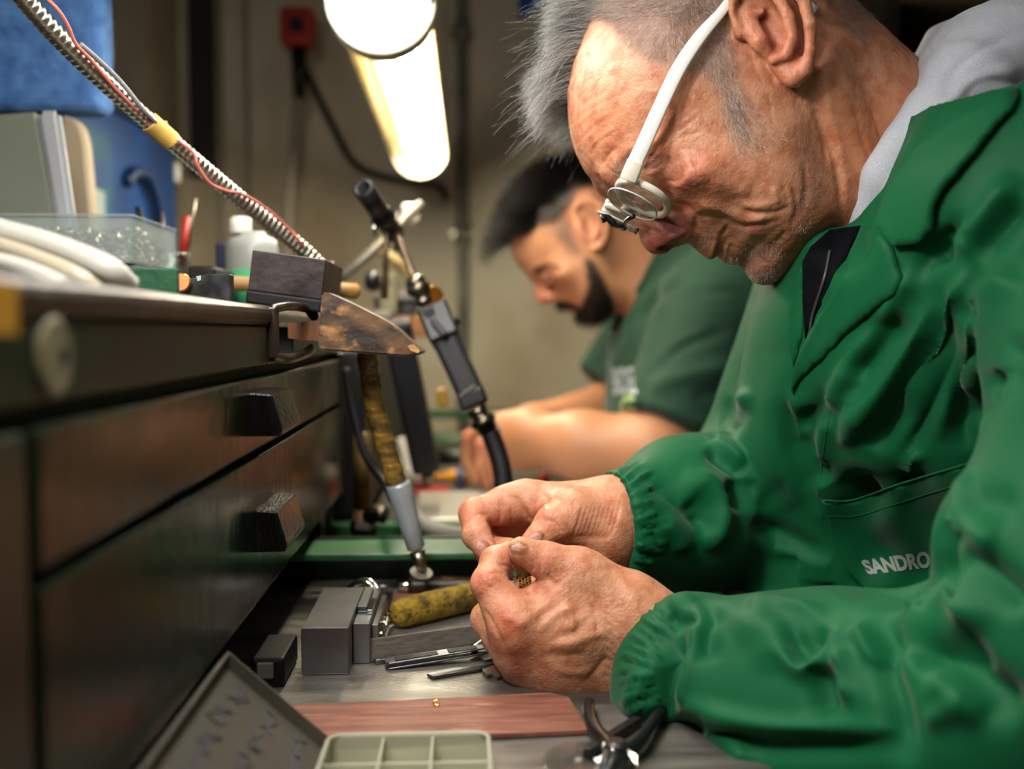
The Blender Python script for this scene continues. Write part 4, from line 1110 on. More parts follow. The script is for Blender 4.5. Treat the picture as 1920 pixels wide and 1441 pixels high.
def sculpt_smock(h=0.0022):
    S = smock_sdf()
    V, Q = S.mesh((.048, -.16, .33), (.42, .40, .96), h)
    V = laplace(V, Q, 2, 0.5); B = Brush(V, Q, None, 1.6); mm = 0.001
    k = lambda *q: [(1060+x/2.2326, 440+y/2.2326) for x, y in q]     # sight lines taken from an enlarged view of the trunk
    l = lambda *q: [(1060+x/2.2326, 860+y/2.2326) for x, y in q]     # ... and of the near sleeve
    B.folds([
      # near sleeve
      (l((520,650),(450,800),(405,980),(400,1150),(440,1297)), 36, -15.0*mm), (l((575,610),(520,780),(470,960),(455,1040)), 18, 9.0*mm), (l((640,600),(590,720),(600,860)), 22, -6.0*mm), (l((380,760),(330,900),(300,1000),(310,1100)), 22, 6.0*mm),
      (l((880,680),(920,790),(960,870),(1010,885),(1060,830),(1120,760),(1200,690)), 15, 7.5*mm), (l((930,690),(980,790),(1040,780),(1090,700)), 25, -7.5*mm), (l((700,740),(800,700),(860,760),(880,900)), 31, 4.5*mm),
      (l((1090,860),(1085,960),(1100,1080)), 28, -12.0*mm), (l((1170,780),(1150,900),(1170,1040)), 22, 7.5*mm), (l((450,1030),(600,1070),(760,1110),(900,1130),(1150,1140),(1420,1150)), 18, 7.5*mm), (l((480,1090),(640,1150),(820,1190),(1100,1190),(1400,1190)), 25, -9.0*mm),
      (l((450,1090),(520,1190),(600,1297)), 28, -12.0*mm), (l((560,1080),(700,1200),(760,1297)), 22, 6.0*mm), (l((1290,640),(1350,740),(1330,860),(1370,1000),(1400,1150),(1420,1297)), 25, -10.5*mm), (l((1220,680),(1260,780),(1310,860)), 14, 6.0*mm),
      (l((1440,850),(1520,810),(1620,840),(1720,920),(1830,1010),(1920,1080)), 36, -13.5*mm), (l((1380,700),(1480,620),(1580,560),(1680,620),(1760,720)), 25, 9.0*mm), (l((1640,700),(1690,780),(1740,860)), 22, -6.0*mm), (l((1500,920),(1640,1000),(1760,1100)), 25, 6.0*mm), (l((1500,1100),(1700,1030)), 20, 4.5*mm),
      (l((1590,385),(1680,410),(1780,480),(1880,570),(1930,640)), 28, -13.5*mm), (l((1600,350),(1700,330),(1800,380)), 31, 6.0*mm), (l((1640,150),(1760,180),(1900,200)), 36, -4.5*mm), (l((1700,60),(1640,200),(1600,330)), 17, 4.5*mm),
      (l((760,610),(880,600),(1100,640)), 14, 4.5*mm), (l((420,640),(480,680),(560,640)), 14, -6.0*mm), (l((430,610),(470,590),(560,580)), 11, 3.8*mm),
      # far sleeve
      (k((330,990),(460,1090),(560,1200),(620,1290)), 20, -5*mm), (k((480,1010),(600,1040),(660,1120),(640,1230),(580,1320)), 20, 8*mm), (k((520,1100),(580,1160),(560,1240)), 22, -7*mm), (k((400,1180),(470,1260),(500,1330)), 18, 5*mm),
      (k((600,850),(680,900),(760,960)), 13, 7*mm), (k((590,890),(670,950),(750,1010)), 13, -8*mm), (k((640,800),(700,780),(740,700)), 18, -7*mm), (k((680,760),(730,720),(770,640)), 14, 6*mm), (k((700,1010),(740,1080),(745,1160)), 18, -9*mm), (k((700,680),(640,780),(590,850)), 14, -5*mm),
      # trunk: strip along the right front, placket edge
      (k((940,655),(938,760),(940,880),(965,960),(1000,1050),(1060,1180)), 11, -7.5*mm), (k((900,500),(880,800),(900,1000),(960,1150)), 36, 4.5*mm), (k((960,640),(962,780),(975,880)), 14, 3.8*mm), (k((1000,720),(990,860),(1040,980),(1060,1060)), 21, -7.5*mm), (k((1100,760),(1080,860),(1060,980)), 18, 6.0*mm),
      (k((1120,640),(1040,740),(980,800)), 14, -6.0*mm), (k((780,1200),(900,1250),(1100,1380)), 17, -6.0*mm), (k((800,1290),(960,1330),(1120,1400)), 17, 3.0*mm), (k((940,1050),(860,1100),(800,1180)), 20, -3.0*mm),
      # chest drape
      (k((1560,270),(1430,500),(1300,700),(1190,860)), 20, 10.5*mm), (k((1640,220),(1560,420),(1450,640),(1330,820),(1270,900)), 22, -12.0*mm), (k((1700,90),(1620,330),(1520,560),(1440,760)), 21, 10.5*mm), (k((1420,330),(1300,480),(1200,600)), 20, -7.5*mm), (k((1330,380),(1220,520),(1150,640),(1130,740)), 17, 7.5*mm),
      (k((1640,330),(1590,560),(1500,760),(1410,960)), 17, -9.0*mm), (k((1700,330),(1650,480),(1600,680),(1560,860)), 15, 6.0*mm), (k((1700,380),(1660,560),(1660,720),(1690,900)), 18, -13.5*mm), (k((1760,300),(1710,420),(1700,560),(1740,720)), 17, 9.0*mm), (k((1780,560),(1750,680),(1740,790)), 20, -9.0*mm),
      (k((1230,640),(1190,780),(1170,900)), 17, 4.5*mm), (k((1480,900),(1440,980),(1410,1030)), 11, 6.0*mm), (k((1500,80),(1400,240),(1300,380)), 17, 4.5*mm), (k((1420,200),(1560,60),(1700,-80)), 20, -7.5*mm), (k((1900,150),(1780,260),(1720,330)), 22, 9.0*mm), (k((1920,420),(1860,560),(1800,700)), 20, -9.0*mm),
      (k((1900,-250),(1760,-60),(1640,120)), 28, 9.0*mm), (k((1930,-150),(1800,0),(1720,90)), 20, -7.5*mm), (k((1650,-30),(1560,110)), 14, -9.0*mm),
      (k((1200,1100),(1180,1250),(1260,1400)), 36, -18.0*mm, False), (k((1420,1120),(1420,1300),(1460,1440)), 56, -18.0*mm, False), (k((1560,1250),(1560,1350)), 36, -12.0*mm, False),
    ])
    B.V = laplace(B.V, Q, 2, .5); B.refresh()
    # elastic cuffs: many small gathers across the band
    def gather(line, n, ln, spread, amp, sd):
        r = np.random.default_rng(sd); p = catmull([np.array(q, float) for q in line], 12); s = np.linspace(0, len(p)-1.01, n)
        for i in range(n):
            j = int(s[i]); a = p[j]; t = p[min(j+1, len(p)-1)]-p[max(j-1, 0)]; t = t/(np.linalg.norm(t)+1e-9); nn = np.array([-t[1], t[0]])
            if nn[0] < 0: nn = -nn
            e = a+nn*ln*(0.6+0.7*r.random())+t*r.normal(0, spread); mid_ = (a+e)/2+t*r.normal(0, spread*.5)
            B.fold([a-nn*4, mid_, e], 3.8, amp*(0.7+0.6*r.random())*(1 if i % 2 else -1))
        B.refresh()
    gather([(1232,1118),(1196,1160),(1168,1210),(1156,1262),(1162,1310),(1182,1352)], 46, 66, 8, 2.0*mm, 1)
    gather([(1106,888),(1150,900),(1178,940),(1190,990),(1186,1040),(1168,1078)], 46, 58, 7, 1.8*mm, 2)
    B.noise(18, 2.0*mm, 4, None, 2)
    B.trunk = S.arm.ev(B.V) > .010
    return B
def build_body(parent, parts):
    """hidden trunk and arms that join head and hands into one body"""
    S = Sdf(); c = cam_pt
    S.cone(c(1690, 330, .675), c(1740, 470, .69), .05, .06, .02); S.ball(c(1790, 620, .72), (.060, .15, .085), .05); S.cone(c(1800, 620, .74), c(1810, 1200, .80), .05, .05, .04)
    S.cone(c(1860, 380, .60), c(1660, 460, .82), .050, .045, .04)
    S.cone(c(1575, 600, .86), c(1440, 920, .865), .042, .036, .02); S.cone(c(1440, 930, .858), c(1290, 970, .738), .036, .027, .01); S.cone(c(1290, 970, .738), c(1215, 980, .712), .027, .0225, .01)
    S.cone(c(2200, 460, .56), c(2110, 1200, .43), .046, .036, .02); S.cone(c(2100, 1280, .43), c(1700, 1345, .51), .034, .030, .01); S.cone(c(1700, 1345, .51), c(1310, 1245, .60), .030, .0215, .01)
    S.cone(c(1900, 420, .62), c(2200, 470, .57), .048, .044, .03)
    V, Q = S.mesh((.03, -.15, .35), (.42, .35, .95), 0.0045)
    parts.append((V, Q, np.tile(lin('b87c58'), (len(V), 1))))
    return weld('body', parts, [c(1735, 375, .69), c(1275, 1235, .605), c(1235, 985, .715)], M_skin, parent)
def weld(name, parts, joints, m, parent):
    """joins sculpted regions into one continuous skin: at each joint a face of the region and one of the trunk (last part) are opened and bridged"""
    off = 0; Vs = []; Qs = []; Cs = []
    for V, Q, cl in parts: Vs.append(V); Qs.append(Q+off); Cs.append(cl); off += len(V)
    VA = np.concatenate(Vs); tq = Qs[-1]; extra = []
    for i, j in enumerate(joints):
        qa = Qs[i]; cen = VA[qa].mean(1); ia = np.argmin(((cen-j)**2).sum(1))
        ct = VA[tq].mean(1); it = np.argmin(((ct-cen[ia])**2).sum(1))
        A, T = qa[ia], tq[it][::-1]
        r = min(range(4), key=lambda s: ((VA[A]-VA[np.roll(T, s)])**2).sum()); T = np.roll(T, r)
        extra += [[A[(k+1) % 4], A[k], T[k], T[(k+1) % 4]] for k in range(4)]
        Qs[i] = np.delete(qa, ia, 0); tq = np.delete(tq, it, 0)
    Qs[-1] = tq
    return mesh_np(name, to_world(VA), np.concatenate(Qs+[np.array(extra)]), m, parent, True, np.concatenate(Cs))

man = empty('person', P(1760, 1100, .70)*np.array([1, 1, 0])+np.array([0, 0, 0.5]), 'grey haired man in green smock and white glasses bending over his hands', 'person')
hV, hQ, hC, hB = sculpt_head()
parts = [(hV, hQ, hC)]
for w_ in ('left', 'right'): parts.append(sculpt_hand(w_)[:3])
body = build_body(man, parts)
dress_head(hB, man)
SB = sculpt_smock()
smock = mesh_np('smock', to_world(SB.V), SB.Q, M_smock, man)
SQ = SB.Q[SB.trunk[SB.Q].all(1)]; sb = bvh_of([SB.V], [SQ])      # pieces sewn on the trunk are laid on the trunk alone
# hood and shirt
def hood_mesh():
    S = Sdf(); c = cam_pt
    near = [(1605,470,.640,.010),(1632,400,.625,.012),(1660,335,.612,.014),(1706,270,.604,.016),(1758,210,.600,.019),(1818,160,.605,.028),(1870,125,.62,.038)]
    S.chain([c(*q[:3]) for q in near], [q[3] for q in near], .008)
    S.cone(c(1830,165,.64), c(1890,150,.68), .040, .050, .02); S.ball(c(1880,140,.66), (.050,.036,.06), .02)
    S.cone(c(1845,75,.645), c(1930,35,.64), .018, .022, .010); S.cone(c(1826,108,.64), c(1860,72,.645), .012, .018, .008)
    S.cone(c(1800,165,.70), c(1840,80,.72), .020, .026, .012); S.cone(c(1738,118,.73), c(1770,88,.73), .012, .018, .010)
    far = [(1640,330,.745,.012),(1690,220,.745,.016),(1750,150,.735,.022),(1830,120,.71,.035)]
    S.chain([c(*q[:3]) for q in far], [q[3] for q in far], .010)
    V, Q = S.mesh((.20, -.28, .55), (.40, -.06, .80), 0.0017); V = laplace(V, Q, 2, .5); B = Brush(V, Q); mm = .001
    B.folds([([(1765,165),(1800,120),(1850,85),(1920,62)], 10, -6*mm), ([(1770,205),(1810,165),(1860,140),(1920,130)], 12, 4*mm), ([(1800,180),(1850,150),(1920,165)], 8, -4*mm), ([(1745,60),(1752,100),(1762,140)], 5, -4*mm), ([(1760,90),(1790,60),(1800,30)], 7, 3*mm),
             ([(1700,262),(1740,215),(1790,185)], 8, 2*mm), ([(1840,215),(1880,200),(1920,190)], 12, -3*mm), ([(1620,440),(1650,370),(1690,300)], 4, 1.5*mm)])
    B.noise(30, 2*mm, 8, None, 2)
    return B
hb = hood_mesh()
sbh = bvh_of([SB.V, hb.V], [SQ, hb.Q])
hood = mesh_np('hood', to_world(hb.V), hb.Q, M_hood, man)
hood['label'] = 'light grey hood of a sweatshirt lying round the neck'
M_cloth2 = M_smock
under = patch('undershirt_and_shade', sb, [(1504,490),(1520,462),(1556,430),(1616,422),(1585,490),(1557,540),(1530,590),(1509,634),(1505,570)], .0015, .002, M_undershirt_shade, man, 8)  # dark patch is the shirt plus painted shade below the chin
under['label'] = 'dark shirt and neck shade in the open smock'
zip_ = stitch('zip', sb, [(1519,622),(1524,590),(1546,520),(1556,470)], .0025, .0011, mat('zip_metal', '4c4c50', 0.5, 0.6), man)
zip_['label'] = 'grey zip of the sweatshirt'
lapel = patch('lapel', sbh, [(1673,460),(1694,523),(1683,547),(1642,579),(1584,628),(1546,670),(1508,704),(1483,734),(1484,700),(1500,655),(1530,600),(1562,550),(1590,495),(1612,440),(1640,424)], .005, .0035, M_smock, man, 9, 6, edge=.0015)
collar = patch('collar', sbh, [(1920,150),(1902,200),(1866,240),(1830,285),(1796,325),(1766,360),(1753,387),(1750,430),(1723,457),(1673,461),(1640,424),(1652,385),(1680,325),(1720,270),(1770,232),(1840,196)], .008, .0035, M_smock, man, 9, 6, edge=.0015)
lap2 = patch('lapel', sb, [(1500,505),(1512,498),(1508,560),(1507,630),(1500,656),(1487,690),(1478,640),(1478,580),(1486,540)], .004, .003, M_smock, man, 8, 4, edge=.001)
pocket = patch('pocket', sb, [(1540,935),(1556,944),(1600,936),(1650,920),(1690,905),(1750,886),(1815,868),(1812,960),(1800,1060),(1780,1120),(1700,1135),(1640,1125),(1590,1070),(1556,1000)], .010, .003, M_smock, man, 10, 8, warp=lambda p: .004*np.exp(-((p[:, 1]-(1145-p[:, 0]*.152-.0))/40)**2))
pb = obj_bvh(pocket)
stitch('pocket_hem', pb, [(1545,938),(1600,937),(1690,906),(1812,870)], .0002, .0007, M_smock, pocket)
stitch('seam', pb, [(1556,968),(1610,966),(1700,938),(1808,905)], .0000, .0004, M_smock, pocket)
nm = lettering('name_print', pb, 'SANDRO', [(1612,1050),(1742,1032),(1746,1064),(1628,1077)], .0006, mat('silver_print', '8e948e', 0.5), pocket, 0.045)
nm['label'] = 'SANDRO in grey capital letters'
sp = lettering('number_print', sb, '20', [(1686,1106),(1702,1104),(1703,1117),(1688,1119)], .004, mat('faint_print', '3a3a30', 0.6), man)
for ln in ([(1671,462),(1640,440),(1652,385)], [(1690,160),(1690,161)]):
    pass
stitch('seam', sb, [(1556,770),(1548,820),(1540,880),(1535,930)], .0000, .0004, M_smock, man)
tagp = patch('sleeve_tag', sb, [(1381,716),(1391,704),(1395,712),(1386,726)], .003, .002, mat('navy_tag', '1c2238', 0.6), man, 4)
tagp['label'] = 'small navy tag on the shoulder seam'

# ------------------------------------------------------------------ glasses with flip-up magnifier (worn: an object of its own)
gl = empty('glasses', to_world(H(1205, 360, .03)), 'white framed glasses with clip-on magnifier worn by the grey haired man', 'glasses')
M_frame = mat('white_glasses_plastic', 'e6e6e2', 0.22, spec=0.6, coat=0.3)
M_rim = mat('cream_rim_plastic', 'cfc8b8', 0.2, spec=0.6, coat=0.4)
M_lens = mat('lens_glass', 'f2f4f4', 0.03, metal=1.0, thin=0.14)
M_clip = mat('clip_black', '0c0c0e', 0.3)
f3, u3, l3 = np.array([-.545, .839, 0]), np.array([-.839, -.545, 0]), np.array([0, 0, -1.0])
def far(p): return np.array([p[0], p[1], 2*DM-p[2]])
def ribbon(name, pts, wid, thk, side, m, parent):
    """flat bar along pts; side = direction of its width per point"""
    p = catmull(pts, 6); w = np.interp(np.linspace(0, 1, len(p)), np.linspace(0, 1, len(wid)), wid)
    T = np.gradient(p, axis=0); T /= np.linalg.norm(T, axis=1)[:, None]
    V = []; n = len(p); K = 12
    for i in range(n):
        s = np.cross(T[i], side); s /= np.linalg.norm(s); q = np.cross(s, T[i])
        for k in range(K):
            a = 2*math.pi*k/K; ca, sa = math.cos(a), math.sin(a)
            V.append(p[i]+s*w[i]/2*np.sign(ca)*abs(ca)**.5+q*thk/2*np.sign(sa)*abs(sa)**.5)
    F = [(i*K+k, i*K+(k+1) % K, (i+1)*K+(k+1) % K, (i+1)*K+k) for i in range(n-1) for k in range(K)]+[tuple(range(K))[::-1], tuple((n-1)*K+k for k in range(K))]
    return mesh_np(name, to_world(np.array(V)), F, m, parent)
armp = [H(1190,306,.0635), H(1208,268,.0690), H(1236,205,.0755), H(1272,130,.0800), H(1310,72,.0825), H(1348,28,.0825), H(1378,-6,.0790), H(1440,-40,.0765), H(1530,20,.0770)]
wid = [.0098, .0094, .0090, .0088, .0080, .0062, .0056, .0052, .005]
ribbon('temple_arm', armp, wid, .0034, l3, M_frame, gl); ribbon('temple_arm', [far(q) for q in armp], wid, .0034, l3, M_frame, gl)
hp = [H(1178,338,.0610), H(1184,322,.0628), H(1192,302,.0640)]
ribbon('hinge', hp, [.0112, .0110, .0104], .005, l3, M_rim, gl); ribbon('hinge', [far(q) for q in hp], [.0112, .0110, .0104], .005, l3, M_rim, gl)
def ring_pts(cn, a, b, n=48, sq=2.3):
    t = np.linspace(0, 2*math.pi, n+1)[:-1]; ct, st = np.cos(t), np.sin(t)
    return cn+np.sign(ct)[:, None]*np.abs(ct)[:, None]**(2/sq)*a+np.sign(st)[:, None]*np.abs(st)[:, None]**(2/sq)*b
def lens_set(mir):
    fx = far if mir else (lambda q: q)
    hin, bri = H(1186,336,.0585), H(1180,384,.0120)
    ax_ = (hin-bri)/2; bx = np.array([.0155, .0075, -.002])
    cn = (hin+bri)/2+np.array([.0075, .0035, 0])
    R = ring_pts(cn, ax_*.98, bx); R = np.vstack([R, R[:2]])
    Rw = np.array([fx(q) for q in R])
    rim = tube('rim', to_world(Rw), .0025, M_rim, gl, 8, caps=False)
    n = 48; V = [fx(cn+f3*.0012)]+[fx(q) for q in R[:n]]
    mesh_np('lens', to_world(np.array(V)), [(0, i+1, (i+1) % n+1) for i in range(n)], M_lens, gl)
    # magnifier in front of it
    c2 = cn+f3*.0070-bx*.18+ax_*.06; a2 = ax_*.86; b2 = bx*.98
    R2 = ring_pts(c2, a2, b2); V = []; F = []
    rows = [(0, .0), (.0022, .0), (.0022, 1.0), (.0, 1.0)]
    Ra = np.array([fx(q) for q in R2]); fr = [fx(c2-f3*.0005)]; n = 48
    V = [fx(c2+f3*.0022)]+[fx(q+f3*.0008) for q in R2]+[fx(q-f3*.0012) for q in R2]+[fx(c2-f3*.0026)]
    F = [(0, i+1, (i+1) % n+1) for i in range(n)]+[(i+1, n+i+1, n+(i+1) % n+1, (i+1) % n+1) for i in range(n)]+[(2*n+1, n+(i+1) % n+1, n+i+1) for i in range(n)]
    mesh_np('magnifier_lens', to_world(np.array(V)), F, M_lens, gl)
    e = np.vstack([R2, R2[:2]])
    tube('magnifier_edge', to_world(np.array([fx(q) for q in e])), .0006, mat('lens_edge', 'c8ccca', 0.08, thin=0.7), gl, 6, caps=False)
    return c2, a2, b2, fx
c2, a2, b2, fx = lens_set(False); lens_set(True)
br = H(1172,392,.0)
tube('bridge', to_world(catmull([H(1180,384,.0120), H(1171,390,.004), far(H(1171,390,.004)), far(H(1180,384,.0120))], 6)), .0022, M_rim, gl, 8)
cl = c2-a2*1.0+f3*.002; clf = far(cl)
tube('clip_bar', to_world(catmull([c2-a2*.55+b2*.2+f3*.003, cl+f3*.002, clf+f3*.002, far(c2-a2*.55+b2*.2+f3*.003)], 5)), .0016, M_clip, gl, 8)
m0 = (cl+clf)/2+f3*.003
tube('clip_lever', to_world(catmull([m0+u3*.0, m0+u3*.005+f3*.003, m0+u3*.012+f3*.002, m0+u3*.015+f3*.005], 5)), [.002]*6+[.0025]*6+[.003]*4, M_clip, gl, 8)
for s_ in (.004, -.003):
    q = m0+l3*s_*1.6+np.array([.004, .003, 0]); tube('clip_screw', to_world(np.array([q, q+np.array([.0045, .0012, 0])])), .0007, M_chrome, gl, 6); tube('clip_screw_head', to_world(np.array([q+np.array([.004, .0011, 0]), q+np.array([.0052, .0014, 0])])), .0014, M_clip, gl, 8)
# ================================================================== the dark haired man at the next place
D2 = 1.40
def mid2(px, py, w):
    f = (D2-w)/D2
    return (960+(px-960)*f, 720.5+(py-720.5)*f)
def H2(px, py, w): return cam_pt(px, py, D2-w)
# likeness map: proportions of a head carried over by brow and chin
a0, a1 = np.array([1142., 368]), np.array([1431., 535]); b0, b1 = np.array([991., 516]), np.array([1102., 608])
za, zb = complex(*(a1-a0)), complex(*(b1-b0)); zr = zb/za
def carry(q):
    z = complex(q[0]-a0[0], q[1]-a0[1])*zr; return (b0[0]+z.real, b0[1]+z.imag)
o2 = [(958,462),(956,440),(966,400),(998,350),(1050,314),(1110,302),(1180,314),(1228,352),(1248,400),(1240,450),(1262,500),(1320,560),(1290,640),(1200,610),(1165,588),(1148,586),(1132,597),(1115,607),(1100,608),
      (1088,602),(1079,594),(1076,588),(1069,587),(1063,583),(1060,578),(1054,577),(1046,573),(1041,568),(1036,565),(1028,569),(1018,572),(1010,569),(1006,561),(1004,552),(1002,541),(999,532),(994,524),(986,513),(974,500),(964,485)]
w2 = [carry(q)+(q[2]*.96,) for q in head_w if q[0] < 1560] + [(1240,480,.055),(1290,600,.06)]
r2 = [carry(q)+(q[2]*.96,) for q in head_r if q[0] < 1540] + [(1240,470,.055),(1290,600,.05)]
p2 = Pillow(o2, w2, r2, D2, 1.0)
def carry3(px, py, w):                      # near-side landmark of the first head -> this head
    q = carry(mid(px, py, w)); return np.array([(q[0]-960)*D2/FP, (q[1]-720.5)*D2/FP, D2-w*.96])
def young_head():
    S = Sdf(); S.field(lambda p: p2(p), 0.0)
    S.cone(cam_pt(1185,470,D2), cam_pt(1290,590,D2+.02), .056, .064, .02)
    for s in (1, -1):
        A = (lambda *q: H2(*q)) if s > 0 else (lambda *q: H2(*q)*np.array([1,1,-1])+np.array([0,0,2*D2]))
        S.ball(A(1030,520,.034), .0118, .003)
        S.ball(A(1035,556,.0135), (.010,.008,.007), .005)
        S.ball(A(1106,424,.078), (.030,.018,.006), .006, axes=[[.35,.93,0],[-.91,.34,-.2*s],[-.18,.1,.97]])
        hx = [(1082,412,.080),(1077,392,.083),(1086,378,.087),(1108,375,.091),(1128,388,.094),(1138,412,.094),(1136,440,.090),(1126,460,.085),(1112,466,.081)]
        S.chain([A(*q) for q in hx], [.003,.0035,.0038,.004,.004,.0036,.0036,.005,.005], .004)
        S.ball(A(1104,420,.090), (.016,.009,.010), .004, 's', axes=[[.35,.93,0],[-.93,.35,0],[0,0,1]])
        S.chain([A(*q) for q in [(1100,388,.087),(1122,400,.089),(1126,428,.088),(1112,448,.085)]], [.003]*4, .003)
        S.cone(A(1084,425,.081), A(1094,442,.081), .0045, .004, .004)
    V, Q = S.mesh(cam_pt(890, 262, D2)+np.array([0,0,-.115]), cam_pt(1345, 680, D2)+np.array([0,0,.115]), .0022)
    V = laplace(V, Q, 1, .4); B = Brush(V, Q, D2+.02); mm = .001
    B.folds([([(1006,508),(1024,500),(1044,502)], 5, 1.6*mm), ([(1012,522),(1028,520),(1042,524)], 3, -1.8*mm), ([(1010,516),(1028,510),(1046,514)], 3, -1.4*mm), ([(1040,548),(1048,556),(1050,566)], 4, -1.6*mm),
             ([(1060,578),(1070,574),(1080,572)], 3, -2.2*mm), ([(1022,570),(1032,566)], 2.5, -2*mm), ([(1052,560),(1062,566)], 6, .8*mm)])
    n = len(B.V); cols = np.tile(lin('c98d68'), (n, 1)); xy = B.xy
    for (x, y, w, c, k) in ((1016,556,16,'c87468',.7), (1105,425,42,'cc8468',.6), (1050,535,30,'c4805e',.6), (1020,518,14,'8c5a42',.7), (975,480,20,'cf9674',.6)): cols = paint(cols, blob(B, x, y, w), c, k)
    soft = lambda poly, it: sm(poly_inside(xy, poly).astype(float), it)
    Ed = np.concatenate([Q[:, [i, (i+1) % 4]] for i in range(4)])
    def sm(v, it):
        for _ in range(it): v = np.bincount(Ed[:, 0], v[Ed[:, 1]], n)/np.maximum(np.bincount(Ed[:, 0], minlength=n), 1)
        return v
    beard = soft([(1096,482),(1112,486),(1132,520),(1150,566),(1150,600),(1110,626),(1080,612),(1062,596),(1064,584),(1076,590),(1086,578),(1096,562),(1104,530),(1098,505)], 5)
    must = soft([(1040,566),(1052,562),(1070,566),(1084,574),(1088,588),(1078,580),(1066,576),(1056,578),(1044,576)], 2)
    scalp = soft([(940,480),(956,462),(962,430),(975,425),(990,440),(998,432),(1010,425),(1040,420),(1060,400),(1080,360),(1110,350),(1150,352),(1168,385),(1180,425),(1300,430),(1300,240),(900,240)], 5)
    fade = soft([(998,440),(1040,428),(1065,400),(1075,440),(1090,480),(1070,470),(1040,440)], 9)
    brow = soft([(998,508),(1010,498),(1030,492),(1050,500),(1048,505),(1030,499),(1012,506),(1004,514)], 1)
    eye = soft([(1012,524),(1026,520),(1040,523),(1028,528)], 1)
    lips = B.weight([(1060,578),(1072,576),(1080,574)], 4, False)
    cols = paint(cols, fade, '5c4a3e', .75); cols = paint(cols, scalp, '1c1817', .97); cols = paint(cols, lips, 'a0584c', .8); cols = paint(cols, beard, '1c1512', .97); cols = paint(cols, must, '2a1e18', .85); cols = paint(cols, brow, '1c1410', .95); cols = paint(cols, eye, '241812', .9)
    B.beard = np.maximum(beard, must*.6); B.scalp = scalp; B.browm = brow
    return B, cols
def young_body(B, cols, parent):
    S = Sdf(); c = cam_pt
    # near arm and hand
    S.cone(c(1330,620,1.27), c(1225,850,1.205), .048, .044, .02); S.cone(c(1225,850,1.205), c(1090,835,1.235), .046, .042, .02); S.cone(c(1090,835,1.235), c(1000,822,1.262), .040, .030, .02)
    S.cone(c(1000,822,1.262), c(955,826,1.275), .030, .030, .02); S.cone(c(985,800,1.27), c(925,802,1.285), .022, .018, .02); S.cone(c(985,845,1.27), c(948,850,1.28), .022, .018, .02)
    finger(S, [c(925,798,1.290), c(880,820,1.303), c(877,866,1.308), c(893,902,1.305)], [.0125,.0104,.0094,.0080], .008)
    finger(S, [c(935,812,1.275), c(904,834,1.268), c(904,872,1.266), c(915,906,1.268)], [.0122,.0102,.0092,.0078], .008)
    finger(S, [c(940,828,1.30), c(915,850,1.30), c(912,880,1.30), c(922,900,1.296)], [.0125,.0105,.010,.009], .008)
    finger(S, [c(952,842,1.28), c(936,872,1.272), c(928,896,1.276)], [.0135,.0115,.0095], .008)
    # far arm
    S.cone(c(1230,640,1.58), c(1150,760,1.56), .045, .042, .02); S.cone(c(1150,765,1.56), c(1000,800,1.43), .042, .030, .02); S.cone(c(1000,800,1.43), c(955,806,1.39), .029, .022, .02)
    finger(S, [c(955,800,1.39), c(915,812,1.37), c(895,840,1.36)], [.013,.011,.009], .008); finger(S, [c(955,815,1.39), c(920,830,1.375), c(900,856,1.365)], [.013,.011,.009], .008)
    # hidden trunk
    S.cone(c(1290,580,1.42), c(1340,900,1.42), .085, .09, .03); S.cone(c(1340,620,1.27), c(1250,610,1.57), .05, .05, .03)
    V, Q = S.mesh((-.09, -.12, 1.13), (.40, .26, 1.66), .0034); V = laplace(V, Q, 2, .5)
    cl = np.tile(lin('c98d68'), (len(V), 1)); cl = paint(cl, 0.5+vnoise(V, 25, 5), 'c08058', .5)
    xy = pix(V)
    for (x, y, w) in ((885,825,20), (910,895,16), (930,895,14), (905,835,16)): cl = paint(cl, np.exp(-((xy-np.array([x, y]))**2).sum(1)/w**2), 'c06a58', .6)
    return weld('body', [(B.V, B.Q, cols), (V, Q, cl)], [c(1280,585,1.42)], mat('young_skin', attr=True, rough=0.45, bump=0.0003, bscale=400, sss=0.1), parent)
